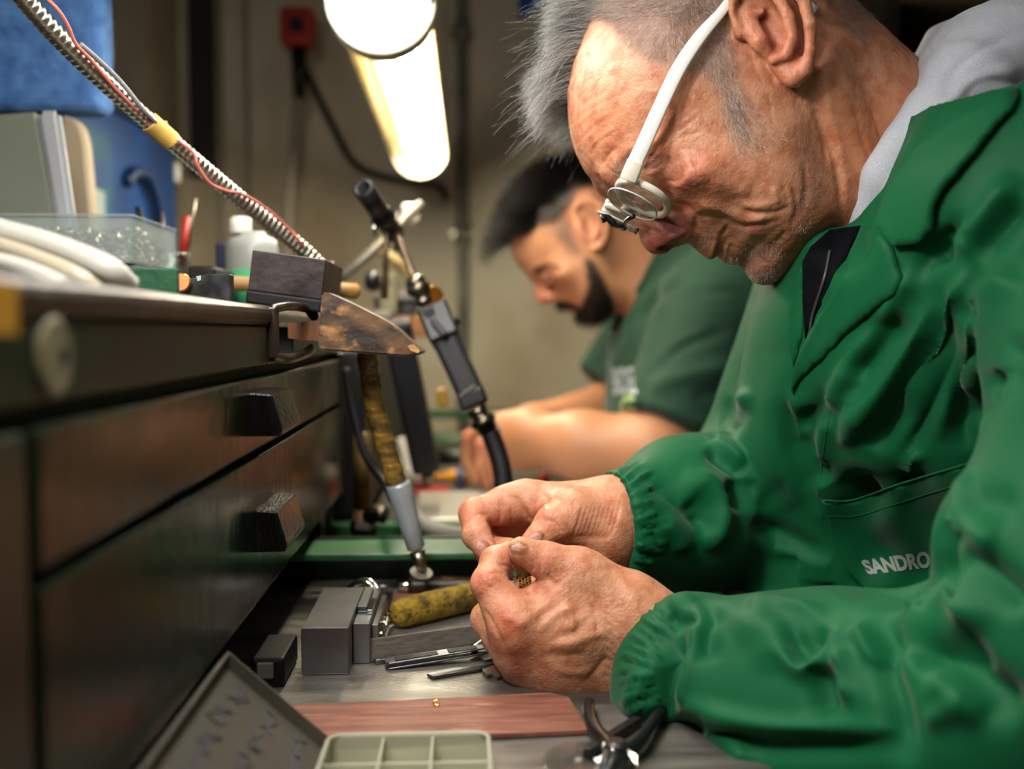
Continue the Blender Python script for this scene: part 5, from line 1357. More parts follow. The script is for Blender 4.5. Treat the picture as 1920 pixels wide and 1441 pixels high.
def young_shirt():
    S = Sdf(); c = cam_pt
    S.ball(c(1320,780,1.42), (.135,.30,.165), 0.0)
    S.cone(c(1390,560,1.28), c(1270,580,1.56), .085, .078, .04); S.cone(c(1320,600,1.42), c(1350,1000,1.42), .12, .14, .05)
    ax1, ax2 = c(1345,590,1.27), c(1240,830,1.205)
    dv = (ax2-ax1)/np.linalg.norm(ax2-ax1); hem = c(1258,812,1.205)
    T = Sdf(); T.cone(c(1400,560,1.28), ax1, .078, .074, .02); T.cone(ax1, ax2+dv*.05, .072, .064, .02); T.field(lambda p: (p-hem)@dv, .006, 'i')
    S.field(lambda p: T.ev(p), .02)
    bx1, bx2 = c(1240,600,1.57), c(1140,740,1.56); dv2 = (bx2-bx1)/np.linalg.norm(bx2-bx1); hem2 = c(1118,712,1.56)
    T2 = Sdf(); T2.cone(bx1, bx2+dv2*.05, .075, .062, .02); T2.field(lambda p: (p-hem2)@dv2, .006, 'i')
    S.field(lambda p: T2.ev(p), .02)
    S.cone(c(1120,470,1.41), c(1220,590,1.41), .070, .052, .012, 's'); S.cone(c(1090,560,1.41), c(1175,560,1.41), .03, .03, .01, 's')
    V, Q = S.mesh((.10, -.20, 1.13), (.44, .30, 1.70), .0032); V = laplace(V, Q, 2, .5); B = Brush(V, Q); mm = .001
    k = lambda *q: [(880+x/2.15, 250+y/2.15) for x, y in q]
    B.folds([(k((700,1000),(820,880),(940,820),(1060,800)), 12, -9*mm), (k((720,960),(850,840),(980,790)), 10, 6*mm), (k((690,760),(760,660),(880,600)), 9, -6*mm), (k((700,900),(740,780),(800,680)), 12, 6*mm), (k((880,620),(960,640),(1060,640),(1180,700)), 8, -5*mm), (k((720,1040),(800,1000),(960,960),(1120,920)), 16, 7*mm),
             (k((690,1000),(700,1060),(690,1120)), 8, -6*mm), (k((600,700),(640,800),(600,900),(560,960)), 10, 4*mm), (k((860,560),(760,620),(680,720)), 10, 5*mm), (k((760,1100),(900,1160),(1060,1180)), 14, 4*mm), (k((560,800),(540,900),(500,960)), 10, -4*mm), (k((900,1060),(1020,1040),(1150,1060)), 14, -5*mm)])
    B.V = laplace(B.V, Q, 2, .5); B.refresh(); B.noise(14, 3*mm, 2, None, 2)
    return B
man2 = empty('person', P(1320, 1000, 1.42)*np.array([1, 1, 0])+np.array([0, 0, 0.5]), 'dark haired bearded man in dark green T-shirt working at the far bench', 'person')
yB, yC = young_head()
young_body(yB, yC, man2)
ysb = young_shirt()
M_tee = mat('dark_green_jersey', '1f4632', 0.85, var='193b29', vscale=10, sheen=0.2, bump=0.0003, bscale=500)
mesh_np('t_shirt', to_world(ysb.V), ysb.Q, M_tee, man2)
ybv = bvh_of([ysb.V], [ysb.Q])
M_print = mat('white_print', 'aeb4bc', 0.6)
t_ = lettering('chest_print', ybv, 'BIDEL', [(1149,690),(1193,687),(1195,738),(1150,740)], .001, M_print, man2, 0.02); t_['label'] = 'white condensed capital lettering on the chest'
e_ = patch('emblem', ybv, [(1180+17*math.cos(t), 766+25*math.sin(t)) for t in np.linspace(0, 2*math.pi, 25)[:-1]], .0015, .001, mat('lime_print', '9cb878', 0.6), man2, 5); e_['label'] = 'round lime green emblem on the chest'
patch('emblem_centre', obj_bvh(e_), [(1181+7*math.cos(t), 775+11*math.sin(t)) for t in np.linspace(0, 2*math.pi, 17)[:-1]], .001, .0008, mat('grey_print', '8c96a0', 0.6), e_, 4)
patch('emblem_centre', obj_bvh(e_), [(1180+4*math.cos(t), 758+5*math.sin(t)) for t in np.linspace(0, 2*math.pi, 17)[:-1]], .001, .0008, mat('green_print', '78b050', 0.6), e_, 3)
stitch('neckband', ybv, [(1165,584),(1176,570),(1196,545),(1218,508),(1236,484)], .001, .004, M_tee, man2)
# hair
M_blackhair = hair_mat('black_hair', '050506', '1a1716', 0.6, 0.15)
def dress_young(B, parent):
    V, N, xy = B.V, B.N, B.xy; r = np.random.default_rng(11)
    def pick(mask, n):
        i = np.nonzero(mask)[0]; return r.choice(i, min(n, len(i)), replace=len(i) < n)
    X, Y, Z = V.T; mx, my = 960+X*FP/D2, 720.5+Y*FP/D2
    top = (B.scalp > .4) & ((my < 400) | (mx < 1010)) & (np.abs(Z-D2) < .074)
    i = pick(top, 12000)
    fr = np.clip((1060-mx[i])/110, 0, 1)
    d = np.stack([-.75-.1*fr, .05+.25*fr, 0*fr], -1)+N[i]*(.75-.45*fr)[:, None]
    cl = np.stack([vnoise(V[i], 45, 51+k, 2) for k in range(3)], -1)*.35
    strands('hair', V[i]-N[i]*.002, d+cl, .030+.010*r.random(len(i))+.006*fr, M_blackhair, parent, .00026, np.stack([-.1+0*fr, .15+.35*fr, 0*fr], -1)+cl*.5, .15, 7, .0006, 12)
    i = pick((B.scalp > .45) & (my >= 380) & (B.face > 0), 2500)
    strands('clipped_hair', V[i], N[i]*.4+np.array([.1, .8, 0]), .006, M_blackhair, parent, .00014, (0, .1, 0), .3, 4, 0, 13)
    i = pick((B.beard > .3+.3*r.random(len(V))), 5000)
    strands('beard', V[i]-N[i]*.001, N[i]*.7+np.array([-.1, .8, 0]), .009, M_blackhair, parent, .00016, (0, .2, 0), .3, 4, .0004, 14)
    i = pick(B.browm > .3, 260)
    strands('eyebrow', V[i], N[i]*.5+np.array([.6, -.3, 0]), .007, M_blackhair, parent, .00016, (0, .2, 0), .2, 4, 0, 15)
dress_young(yB, man2)
# ================================================================== things on the benches
def onz(px, py, z):
    r = R3 @ np.array([(px-960)/FP, (py-720.5)/FP, 1.0]); return EYE+r*((z-EYE[2])/r[2])
def xyz(x, y, z): return np.array([x, y, z], float)
def thing(name, loc, label, cat, group=None): return empty(name, loc, label, cat, group)

# ---- far bench (the dark haired man's place)
b2 = thing('jewellers_bench', (-0.4, 1.45, 0), 'second dark green workbench farther along, in front of the dark haired man', 'workbench')
box('worktop', (-0.80, 1.03, E+0.003), (XF-0.02, 2.0, WT), M_worktop, b2, bevel=0.004)
box('apron', (-0.80, 1.03, E-0.022), (XF-0.022, 2.0, E+0.0028), M_green_frame, b2, bevel=0.001)
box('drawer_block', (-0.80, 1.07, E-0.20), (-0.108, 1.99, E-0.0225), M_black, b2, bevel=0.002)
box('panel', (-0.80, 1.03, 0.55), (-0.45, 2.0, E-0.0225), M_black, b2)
box('tray_sheet', (-0.45, 1.03, TZ-0.003), (0.20, 1.90, TZ), M_traysteel, b2)
box('tray_front', (-0.45, 1.023, TZ-0.012), (0.20, 1.047, TZ+0.016), M_green_rail, b2, bevel=0.002)
box('tray_rail', (-0.30, 1.86, TZ+0.004), (0.20, 1.90, TZ+0.020), mat('pale_green_rail', '6f8a6c', 0.4, var='3c5c40', vscale=20), b2, bevel=0.002)
box('tray_rail', (-0.30, 1.93, TZ+0.045), (0.30, 1.97, TZ+0.06), M_green_rail, b2, bevel=0.002)
for (x, y) in ((-0.42, 1.06), (-0.42, 1.95), (0.17, 1.06), (0.17, 1.86)): box('leg', (x-0.018, y-0.018, 0), (x+0.018, y+0.018, TZ-0.003), M_green_frame, b2)
pin2 = thing('bench_pin', PY(790, 600, 1.36), 'pale wooden bench pin of the far bench, blurred behind the black handpiece', 'bench pin')
prism('wedge', [PY(*q, 1.36) for q in ((735, 585), (768, 584), (800, 596), (826, 622), (812, 634), (760, 628), (735, 622))], (0, 0.05, 0), mat('pinkish_wood', 'b07c54', 0.6, var='7c5238', vscale=20), pin2, bevel=0.002)
vz = thing('bench_vise', PY(750, 600, 1.22), 'small grey bench vise with ball handle clamped on the far bench', 'vise')
a = PY(735, 600, 1.22)
box('jaw', PY(700, 590, 1.22), PY(780, 553, 1.22)+np.array([0, .05, 0]), mat('grey_cast_iron', '4c4a4a', 0.5, 0.5), vz, bevel=0.003)
box('plate', PY(733, 562, 1.21), PY(778, 548, 1.21)+np.array([0, .02, 0]), mat('pale_plate', '9c9690', 0.5), vz, bevel=0.001)
box('post', PY(712, 590, 1.18), PY(744, 512, 1.18)+np.array([0, .02, 0]), M_greybeige, vz, bevel=0.002)
lathe('knob', PY(700, 528, 1.16)+np.array([-.008, 0, 0]), (1, -.3, 0), [(0, .004), (.002, .010), (.008, .0125), (.014, .010), (.017, .004)], mat('dark_steel_knob', '3c3c40', 0.3, 0.7), vz, 16, True)
tube('screw', [PY(702, 530, 1.165), PY(730, 532, 1.185)], .004, M_nickel, vz)
box('base', PY(660, 592, 1.16)*np.array([1, 1, 0])+xyz(0, 0, WT), PY(735, 580, 1.16)+np.array([0, .1, 0]), mat('pale_cloth_bag', 'b3ab98', 0.8, var='8c8474', vscale=20), vz, bevel=0.008)
# tools in the far tray
def pliers(y0, cen, spread, hm, label, group=None):
    t = thing('pliers', (cen[0], cen[1], TZ), label, 'pliers', group)
    for s in (1, -1):
        tube('handle', catmull([cen+xyz(.0, 0, .004), cen+xyz(.03, s*.012, .006), cen+xyz(.075, s*spread, .007), cen+xyz(.115, s*spread*.8, .007)], 6), [.004]*6+[.0075]*7+[.007]*6, hm, t, 10)
        tube('jaw', [cen+xyz(.006, s*.001, .004), cen+xyz(-.018, s*.005, .004), cen+xyz(-.045, s*.0015, .004)], [.0055, .0055, .0022], M_nickel, t, 8)
    lathe('rivet', cen+xyz(0, 0, .002), (0, 0, 1), [(0, .007), (.007, .007), (.0085, .005)], M_nickel, t, 16)
    return t
M_yel = mat('yellow_grip', 'd8900c', 0.4)
pliers(0, onz(806, 905, TZ)*np.array([1, 1, 0])+xyz(0, 0, TZ+.004), .022, M_yel, 'yellow handled pliers lying open in the far tray beside the dark haired man\'s fingers')
wb = thing('glue_bottle', onz(785, 903, TZ), 'small white squeeze bottle with long nozzle lying in the far tray', 'bottle')
q = onz(792, 912, TZ+.0032); lathe('body', q+xyz(.012, 0, .0148), (-1, .3, 0), [(0, .012), (.004, .0145), (.03, .0145), (.036, .010)], M_white_plastic, wb, 16, True)
lathe('nozzle', q+xyz(-.018, .012, .012), (-.25, .2, 1), [(0, .011), (.012, .010), (.03, .006), (.055, .0055)], M_white_plastic, wb, 14, True)
tl = thing('torch_handle', onz(830, 872, TZ+.02), 'black cylindrical tool with bright round end lying across the far tray', 'tool')
q = PY(798, 857, 1.52); tube('body', [q+xyz(.006, 0, 0), q+xyz(.10, .01, 0)], [.012, .013], M_blackplastic, tl, 14)
lathe('bright_end', q+xyz(.006, 0, 0), (-1, -.5, .2), [(0, .012), (.004, .0125), (.008, .009)], mat('bright_metal_end', 'f0e8dc', 0.25, 0.6), tl, 16, True)
tube('collar', [q+xyz(.06, .006, 0), q+xyz(.085, .0085, 0)], [.0132, .0134], mat('grey_collar', '8c8c94', 0.4), tl, 14)
tag(box('red_mat', onz(775, 925, TZ+.0005)*np.array([1, 1, 0])+xyz(0, 0, TZ+.0002), onz(842, 912, TZ+.0005)*np.array([1, 1, 0])+xyz(0, 0, TZ+.0022), M_red), 'thin red mat under the white bottle in the far tray', 'mat')
tag(box('blue_tool', onz(862, 915, TZ)*np.array([1, 1, 0])+xyz(-.006, 0, TZ+.0005), onz(862, 900, TZ)*np.array([1, 1, 0])+xyz(.008, .02, TZ+.02), mat('slate_blue', '3c4466', 0.5), bevel=.003), 'slate blue block behind the yellow pliers in the far tray', 'block')
tag(box('tin_tray', (-.06, 1.07, TZ+.0005), (.16, 1.26, TZ+.012), mat('white_tin', 'b4b0a6', 0.35, 0.3), bevel=.004), 'flat pale tin tray lying at the front of the far bench', 'tray')
tag(lathe('red_stopper', onz(1020, 905, TZ+.01), (0, 0, 1), [(0, .008), (.012, .008), (.014, .006)], M_red, sides=14), 'small red stopper seen between the two men\'s hands', 'stopper')
tag(tube('grey_hose', catmull([PY(742, 930, 1.0), PY(785, 975, .98), PY(815, 994, .97), PY(860, 1003, .97), PY(905, 1000, .98)], 6), .0085, mat('grey_hose_rubber', '8c857a', 0.55), sides=10), 'bent grey hose in front of the far tray', 'hose')
o = thing('pipe_valve', PY(680, 950, .98), 'rusty brown pipe with a lever valve standing between the two benches', 'valve')
M_rust = mat('rusty_brass', '4a3a22', 0.5, 0.5, var='8a6c3c', vscale=30)
tube('pipe', [xyz(PY(680, 950, .98)[0], .98, E-.176+.0), xyz(PY(680, 950, .98)[0], .98, E-.10)], .0085, M_rust, o, 10); tube('foot', [xyz(PY(680, 950, .98)[0], .98, TZ-.04), xyz(PY(680, 950, .98)[0], .98, E-.176)], .0095, M_rust, o, 10)
lathe('collar', PY(682, 1003, .98), (0, 0, 1), [(0, .012), (.008, .014), (.016, .012)], M_nickel, o, 6)
tube('lever', catmull([PY(690, 968, .975), PY(704, 962, .97), PY(722, 966, .965)], 4), .009, M_nickel, o, 8)
tag(tube('black_hose', catmull([PY(648, 690, .94), PY(660, 760, .93), PY(684, 850, .91), PY(722, 905, .89), PY(738, 935, .79)], 6), .0042, M_rubber, sides=10), 'black hose curving down past the bench end to the grey handpiece', 'hose')

# ---- hanging handpiece with amber taped hose
hp_ = thing('micromotor_handpiece', PY(745, 900, .765), 'grey handpiece on an amber taped hose hanging below the bench pin', 'handpiece')
pth = catmull([PY(686, 640, .745), PY(692, 690, .75), PY(702, 760, .755), PY(722, 830, .76), PY(744, 906, .765)], 10)
rr = .0078+.0004*np.sin(np.arange(len(pth))*2.1)+.0004*np.cos(np.arange(len(pth))*.83)
tube('taped_hose', pth, rr, M_goldtape, hp_, 12)
ax_d = PY(783, 1035, .765)-PY(748, 912, .765); L_ = np.linalg.norm(ax_d); ax_d = ax_d/L_
lathe('body', PY(746, 906, .765), ax_d, [(0, .0094), (.003, .0098), (.010, .0098), (.012, .0096), (L_*.6, .0080), (L_*.97, .0071), (L_, .0055)], mat('grey_handpiece', '9aa0a4', 0.4, 0.3), hp_, 20, True)
lathe('chuck', PY(782, 1034, .765), ax_d, [(0, .0062), (.010, .0050), (.016, .0032)], M_nickel, hp_, 14, True)
tube('shank', [PY(786, 1050, .765), PY(790, 1074, .765)], .0016, M_brass, hp_, 8)
lathe('polishing_disc', PY(790, 1073, .765), (0.18, -0.35, 1), [(-.0006, .0088), (0, .0092), (.0006, .0088)], mat('grey_disc', '746e60', 0.5, 0.3), hp_, 28)
tube('clip_wire', [PY(726, 898, .765), PY(731, 926, .765), PY(736, 930, .765)], .0016, M_nickel, hp_, 6)
# ---- black handpiece on its stand
fs = thing('flex_shaft_tool', PY(845, 660, .97), 'black flexible shaft handpiece hanging from jointed rods with a black hose', 'flexible shaft')
d_ = PY(740, 438, 1.0)-PY(680, 352, .93); Ld = np.linalg.norm(d_); d_ = d_/Ld
lathe('holder_tube', PY(680, 352, .93), d_, [(.016, .0058), (0, .0062), (0, .0098), (.045, .0098), (Ld*.55, .0094), (Ld*.56, .0112), (Ld*.66, .0112), (Ld*.67, .0094), (Ld, .0098)], M_blackplastic, fs, 20, True)
tube('hinge_pin', [PY(700, 415, .96), PY(703, 442, .96)], .0025, M_chrome, fs, 8)
M_rod = mat('brown_steel_rod', '5c4c3c', 0.35, 0.7, var='8a7458', vscale=30)
tube('rod', [PY(724, 400, .98), PY(722, 560, .98)], .0030, M_rod, fs, 8); tube('rod', [PY(738, 425, .99), PY(768, 500, .98), PY(788, 545, .97)], .0038, M_rod, fs, 8)
tube('rod', [PY(745, 395, .99), PY(743, 470, .99)], .0022, M_nickel, fs, 8)
for (x, y, r) in ((783, 528, .010), (789, 541, .012), (794, 552, .0075), (797, 564, .0085)):
    lathe('joint', PY(x, y, .965)-np.array([0, 0, r*.6]), (-.3, 0, 1), [(0, r*.55), (r*.35, r*.95), (r*.8, r), (r*1.2, r*.6)], M_nickel, fs, 16, True)
lathe('gold_ring', PY(812, 556, .97), (.4, -.9, .2), [(-.002, .010), (0, .0115), (.002, .010)], M_brass, fs, 20)
def bar(name, a, b, w, t, m, par, bev=.003):
    a, b = np.asarray(a), np.asarray(b); L = np.linalg.norm(b-a); fr = frame_from(b-a, (0, 1, 0)); fr.translation = Vector(a)
    return box(name, (-t/2, -w/2, 0), (t/2, w/2, L), m, par, bevel=bev, mtx=fr)
bar('body', PY(812, 578, .965), PY(838, 640, .955), .030, .034, M_blackplastic, fs); bar('body_lower', PY(834, 632, .955), PY(888, 748, .945), .026, .0255, mat('black_grip', '1a1a1e', 0.55), fs, .005)
bar('latch', PY(812, 600, .945), PY(838, 632, .94), .006, .022, mat('grey_latch', '1e1e22', 0.4), fs, .002); bar('button', PY(795, 592, .95), PY(815, 582, .95), .012, .010, mat('dark_grey_button', '2a2a2e', 0.4), fs, .002)
tube('side_knob', [PY(846, 600, .95), PY(856, 612, .95)], .006, M_blackplastic, fs, 10); bar('end_block', PY(880, 732, .945), PY(892, 762, .943), .027, .0265, M_blackplastic, fs)
bar('pale_mark', PY(866, 739, .931), PY(890, 722, .931), .0015, .0022, mat('pale_mark', '8c8478', 0.6), fs, .0003)
dn = PY(918, 812, .94)-PY(893, 765, .943); Ln = np.linalg.norm(dn); dn /= Ln
lathe('nozzle', PY(893, 765, .943), dn, [(0, .0105), (.006, .0085), (.010, .0080), (.012, .0125), (.017, .0125), (.018, .0105), (Ln, .0090)], M_nickel, fs, 18, True)
bar('flange', PY(912, 813, .94), PY(934, 797, .94), .014, .007, M_greybeige, fs, .003)
tube('hose', catmull([PY(919, 812, .94), PY(932, 845, .935), PY(942, 885, .925), PY(944, 930, .91), PY(930, 985, .88)], 6), .0090, M_rubber, fs, 12)
o = thing('spare_handpiece', PY(770, 780, 1.15), 'second black handpiece with yellow band hanging blurred behind the first', 'handpiece')
bar('body', PY(742, 600, 1.12), PY(800, 880, 1.16), .032, .036, mat('black_grip_2', '1e1e22', 0.55), o, .006); bar('band', PY(826, 728, 1.18), PY(832, 762, 1.18), .013, .010, mat('yellow_band', 'a07818', 0.5), o, .003)
tube('tip', [PY(800, 878, 1.16), PY(806, 905, 1.16)], .008, M_nickel, o, 10)
tag(tube('support_bar', [PY(640, 520, 1.08), PY(700, 470, 1.10), PY(790, 382, 1.14)], .0055, mat('grey_bar', '7c7668', 0.45, 0.4), sides=10), 'slanting grey support bar behind the black handpiece stand', 'bar')
tag(box('pale_clamp', PY(752, 418, 1.16), PY(786, 380, 1.16)+np.array([0, .02, 0]), M_white_plastic, bevel=.004), 'pale plastic clamp at the upper end of the slanting bar', 'clamp')
tag(tube('tan_hose', catmull([PY(715, 470, 1.2), PY(745, 492, 1.2), PY(765, 515, 1.2), PY(770, 540, 1.2)], 5), .006, mat('tan_hose_rubber', 'a38a58', 0.6), sides=8), 'short tan hose looped behind the joint of the black handpiece', 'hose')

# ---- things on the near worktop
sb_ = thing('bench_block', (-.125, .75, WT), 'dark steel bench block on a black base at the worktop corner above the pin', 'steel block')
tilt = Matrix.Translation((-.126, .70, E+.0195)) @ Matrix.Rotation(math.radians(7.5), 4, 'Y')
box('block', (-.0255, 0, .0055), (.0255, .095, .0335), M_steel_dark, sb_, bevel=.0007, mtx=tilt); box('base', (-.0262, -.0008, -.0035), (.0262, .097, .0054), M_rubber, sb_, bevel=.0015, mtx=tilt)
hm_ = thing('hammer', (-.17, .85, WT), 'hammer with pale wooden handle lying behind the dark steel block', 'hammer')
tube('handle', catmull([PY(420, 530, .84), PY(520, 536, .845), PY(668, 546, .85)], 6), [.0062]*10+[.0066]*3, M_wood, hm_, 14)
lathe('handle_end', PY(664, 546, .85), (1, 0, -.05), [(0, .0066), (.003, .006), (.005, .003)], M_wood, hm_, 14, True)
box('head', PY(398, 560, .84)*np.array([1, 1, 0])+xyz(-.012, -.03, WT), PY(398, 560, .84)*np.array([1, 1, 0])+xyz(.010, .04, E+.052), M_steel_dark, hm_, bevel=.003)
an = thing('small_anvil', PY(390, 530, .66), 'small black wedge anvil with chipped paint on the worktop edge', 'anvil')
prism('body', [PY(*q, .655) for q in ((322, 531), (392, 513), (432, 513), (433, 577), (322, 577))], (0, .010, 0), mat('chipped_black_iron', '141414', 0.4, 0.3, var='3a3c3a', vscale=80), an, bevel=.0008)
lathe('copper_ring', PY(340, 530, .652), (0, -1, .2), [(0, .0055), (.001, .0065), (.002, .0055)], mat('copper', 'b87848', 0.3, 0.9), an, 16)
prism('paint_chip', [PY(*q, .6545) for q in ((368, 518), (377, 516), (377, 525), (371, 527))], (0, -.0004, 0), mat('mint_paint', '8cb0a0', 0.6), an)
tag(box('green_box', PY(200, 530, .56)*np.array([1, 1, 0])+xyz(0, 0, WT), PY(331, 503, .56)+xyz(0, .006, 0), mat('green_felt_box', '0b4426', 0.8, var='08331d', vscale=40, bump=.001), bevel=.001), 'low green felt box on the near worktop behind its edge', 'box')
M_hosewhite = mat('hose_white', '96938a', 0.4)
wt_ = thing('white_hose_coil', PY(60, 470, .47), 'coil of white hose lying on the near worktop at the left edge', 'hose')
tube('hose', catmull([PY(-90, 405, .52), PY(0, 434, .50), (PY(100, 462, .48)), PY(196, 502, .46), PY(240, 540, .47)], 8), .0062, M_hosewhite, wt_, 12)
tube('hose_inner', catmull([PY(-90, 442, .50), PY(0, 462, .48), PY(70, 485, .465), PY(140, 515, .45), PY(180, 545, .45)], 8), .0042, mat('cream_hose', '8c8370', 0.4), wt_, 12)
tube('hose_lower', catmull([PY(-90, 470, .48), PY(0, 490, .46), PY(60, 508, .45), PY(120, 535, .44)], 8), .0040, M_hosewhite, wt_, 12)
def crate(name, lo, hi, label, bits):
    t = thing(name, ((lo[0]+hi[0])/2, (lo[1]+hi[1])/2, lo[2]), label, 'box', 'clear boxes of small parts')
    th = .0016
    box('bottom', lo, (hi[0], hi[1], lo[2]+th), M_clearbox, t)
    box('wall', lo, (lo[0]+th, hi[1], hi[2]), M_clearbox, t); box('wall', (hi[0]-th, lo[1], lo[2]), hi, M_clearbox, t); box('wall', lo, (hi[0], lo[1]+th, hi[2]), M_clearbox, t); box('wall', (lo[0], hi[1]-th, lo[2]), hi, M_clearbox, t)
    box('lid', (lo[0]-.001, lo[1]-.001, hi[2]), (hi[0]+.001, hi[1]+.001, hi[2]+.003), M_clearbox, t, bevel=.001)
    bm = bmesh.new(); r = random.Random(bits)
    for _ in range(bits):
        s = r.uniform(.002, .006); m = Matrix.Translation((r.uniform(lo[0]+.008, hi[0]-.008), r.uniform(lo[1]+.008, hi[1]-.008), lo[2]+.003+r.random()*(hi[2]-lo[2])*.72)) @ Matrix.Rotation(r.random()*6, 4, (r.random(), r.random(), 1)) @ Matrix.Diagonal((s, s*.6, s*.5, 1))
        bmesh.ops.create_icosphere(bm, subdivisions=1, radius=1.0, matrix=m)
    o = bm_obj('metal_findings', bm, mat('mixed_findings', 'c8c0b0', 0.3, 0.8, var='5c5246', vscale=150), t); o['kind'] = 'stuff'
    return t
x1 = PY(248, 450, .75)[0]
crate('parts_box', (x1-.10, .75, E+.050), (x1, .86, E+.083), 'clear plastic box of metal findings, upper of two stacked on the worktop', 900)
crate('parts_box', (x1-.09, .755, WT), (x1+.002, .865, E+.0455), 'clear plastic box of metal findings, lower of two stacked on the worktop', 450)
dv_ = thing('white_device', PY(60, 400, .86), 'grey fronted white instrument case standing on the worktop at the left', 'instrument')
yb = .86
prism('case', [PY(*q, yb) for q in ((-120, 222), (68, 208), (106, 430), (112, 566), (-120, 566))], (0, .010, 0), M_grey_panel, dv_, bevel=.003)
prism('white_edge', [PY(*q, yb-.003) for q in ((66, 206), (108, 205), (138, 410), (150, 566), (112, 566), (106, 430))], (0, .010, 0), mat('silver_white', '9c9ea2', 0.4), dv_, bevel=.004, seg=2)
tb = thing('tan_board', PY(150, 400, 1.0), 'tan rounded board standing behind the white instrument case', 'board')
prism('board', [PY(*q, 1.0) for q in ((114, 214), (136, 220), (152, 236), (160, 270), (174, 420), (176, 575), (118, 575))], (0, .02, 0), mat('tan_card', 'a4937a', 0.7), tb, bevel=.003)
bc = thing('blue_tool_case', (-.475, 1.33, WT), 'blue plastic tool case standing on its side on the worktop by the pillar', 'case')
X0 = -.45
box('shell', (X0-.07, 1.073, WT), (X0, 1.591, E+.286), M_blue, bc, bevel=.008)
box('dark_rim', (X0-.012, 1.062, WT), (X0+.003, 1.073, E+.290), M_black, bc, bevel=.002); box('dark_rim', (X0-.03, 1.07, E+.284), (X0+.003, 1.55, E+.289), M_black, bc, bevel=.002)
box('recess_panel', (X0, 1.10, E+.075), (X0+.002, 1.30, E+.245), M_teal, bc, bevel=.0005)
box('label_plate', (X0+.002, 1.17, E+.125), (X0+.003, 1.27, E+.172), mat('pale_label', '8c9a9a', 0.6), bc); box('slot', (X0+.002, 1.14, E+.18), (X0+.0032, 1.28, E+.21), M_blue, bc); box('slot', (X0+.002, 1.14, E+.09), (X0+.0032, 1.29, E+.104), M_black, bc)
tube('handle', catmull([(X0+.004, 1.345, E+.195), (X0+.010, 1.37, E+.213), (X0+.012, 1.42, E+.21), (X0+.012, 1.46, E+.17), (X0+.010, 1.47, E+.12), (X0+.004, 1.465, E+.085)], 6), .0085, mat('navy_handle', '08284e', 0.5), bc, 10)
box('latch', (X0-.01, 1.588, E+.232), (X0+.004, 1.602, E+.262), M_white_plastic, bc, bevel=.003)
tag(box('blue_cabinet', (-.90, 1.00, PY(40, 206, 1.0)[2]), (PY(188, 100, 1.0)[0], 1.045, E+.75), M_bluefoam, bevel=.012, seg=3), 'speckled blue cupboard on the left wall above the instrument case', 'cupboard')
tag(tube('beige_strap', catmull([PY(170, -20, 1.3), PY(196, 40, 1.3), PY(198, 110, 1.3), PY(186, 170, 1.31)], 5), .010, mat('beige_strap', '8c8472', 0.7), sides=8), 'beige strap hanging beside the blue cupboard', 'strap')
jr = thing('glass_jar', PY(318, 500, .97), 'glass jar of needle files and brushes in front of the blue tool case', 'jar')
xj = PY(318, 490, .97)[0]
lathe('glass', (xj, .97, WT), (0, 0, 1), [(.002, .018), (.0, .020), (.05, .020), (.053, .018), (.056, .0185), (.058, .0175), (.05, .0185), (.004, .0185)], M_clear, jr, 22, True)
files = [((258, 388), (306, 520), 'dark file with black handle leaning left in the glass jar', M_black, .0032), ((302, 398), (312, 520), 'thin grey needle file upright in the glass jar', M_steel_dark, .0022), ((350, 405), (330, 520), 'red handled file leaning right in the glass jar', M_red, .0036), ((264, 440), (310, 525), 'short pale stick leaning far left in the glass jar', M_wood, .0026), ((366, 372), (334, 520), 'long thin steel rod leaning right in the glass jar', M_nickel, .0014)]
for i, (a, b, lb, m, r_) in enumerate(files):
    f_ = thing('needle_file', PY(*b, .96+.006*i), lb, 'file', 'files in the glass jar'); A_, B_ = PY(*a, .96+.006*i), PY(*b, .965+.003*i); B_ = np.array([np.clip(B_[0], xj-.012, xj+.012), np.clip(B_[1], .958, .982), WT+.004])
    tube('handle', [A_, A_+(B_-A_)*.5], r_, m, f_, 8); tube('shaft', [A_+(B_-A_)*.5, B_], r_*.55, M_steel_dark, f_, 8)
wbt = thing('white_bottle', PY(470, 480, .92), 'translucent white bottle with white cap and green label behind the steel block', 'bottle')
xb = PY(473, 480, .92)[0]
lathe('body', (xb, .92, WT), (0, 0, 1), [(0, .021), (.003, .0235), (.058, .0235), (.066, .021), (.070, .012), (.073, .0115)], mat('milky_plastic', 'b4b6b0', 0.3, thin=.65), wbt, 24, True)
lathe('cap', (xb-.010, .92, E+.088), (0, 0, 1), [(0, .0095), (.001, .010), (.013, .0095), (.015, .007)], M_white_plastic, wbt, 18, True)
lathe('label', (xb, .92, WT+.008), (0, 0, 1), [(0, .0238), (.030, .0238)], mat('green_label', '3c9a6c', 0.6), wbt, 24, True)
tag(box('navy_box', PY(404, 520, .96)*np.array([1, 1, 0])+xyz(0, 0, WT), PY(424, 455, .96)+xyz(0, .03, 0), mat('navy_card', '141c3c', 0.6), bevel=.002), 'narrow navy box standing left of the white bottle', 'box')

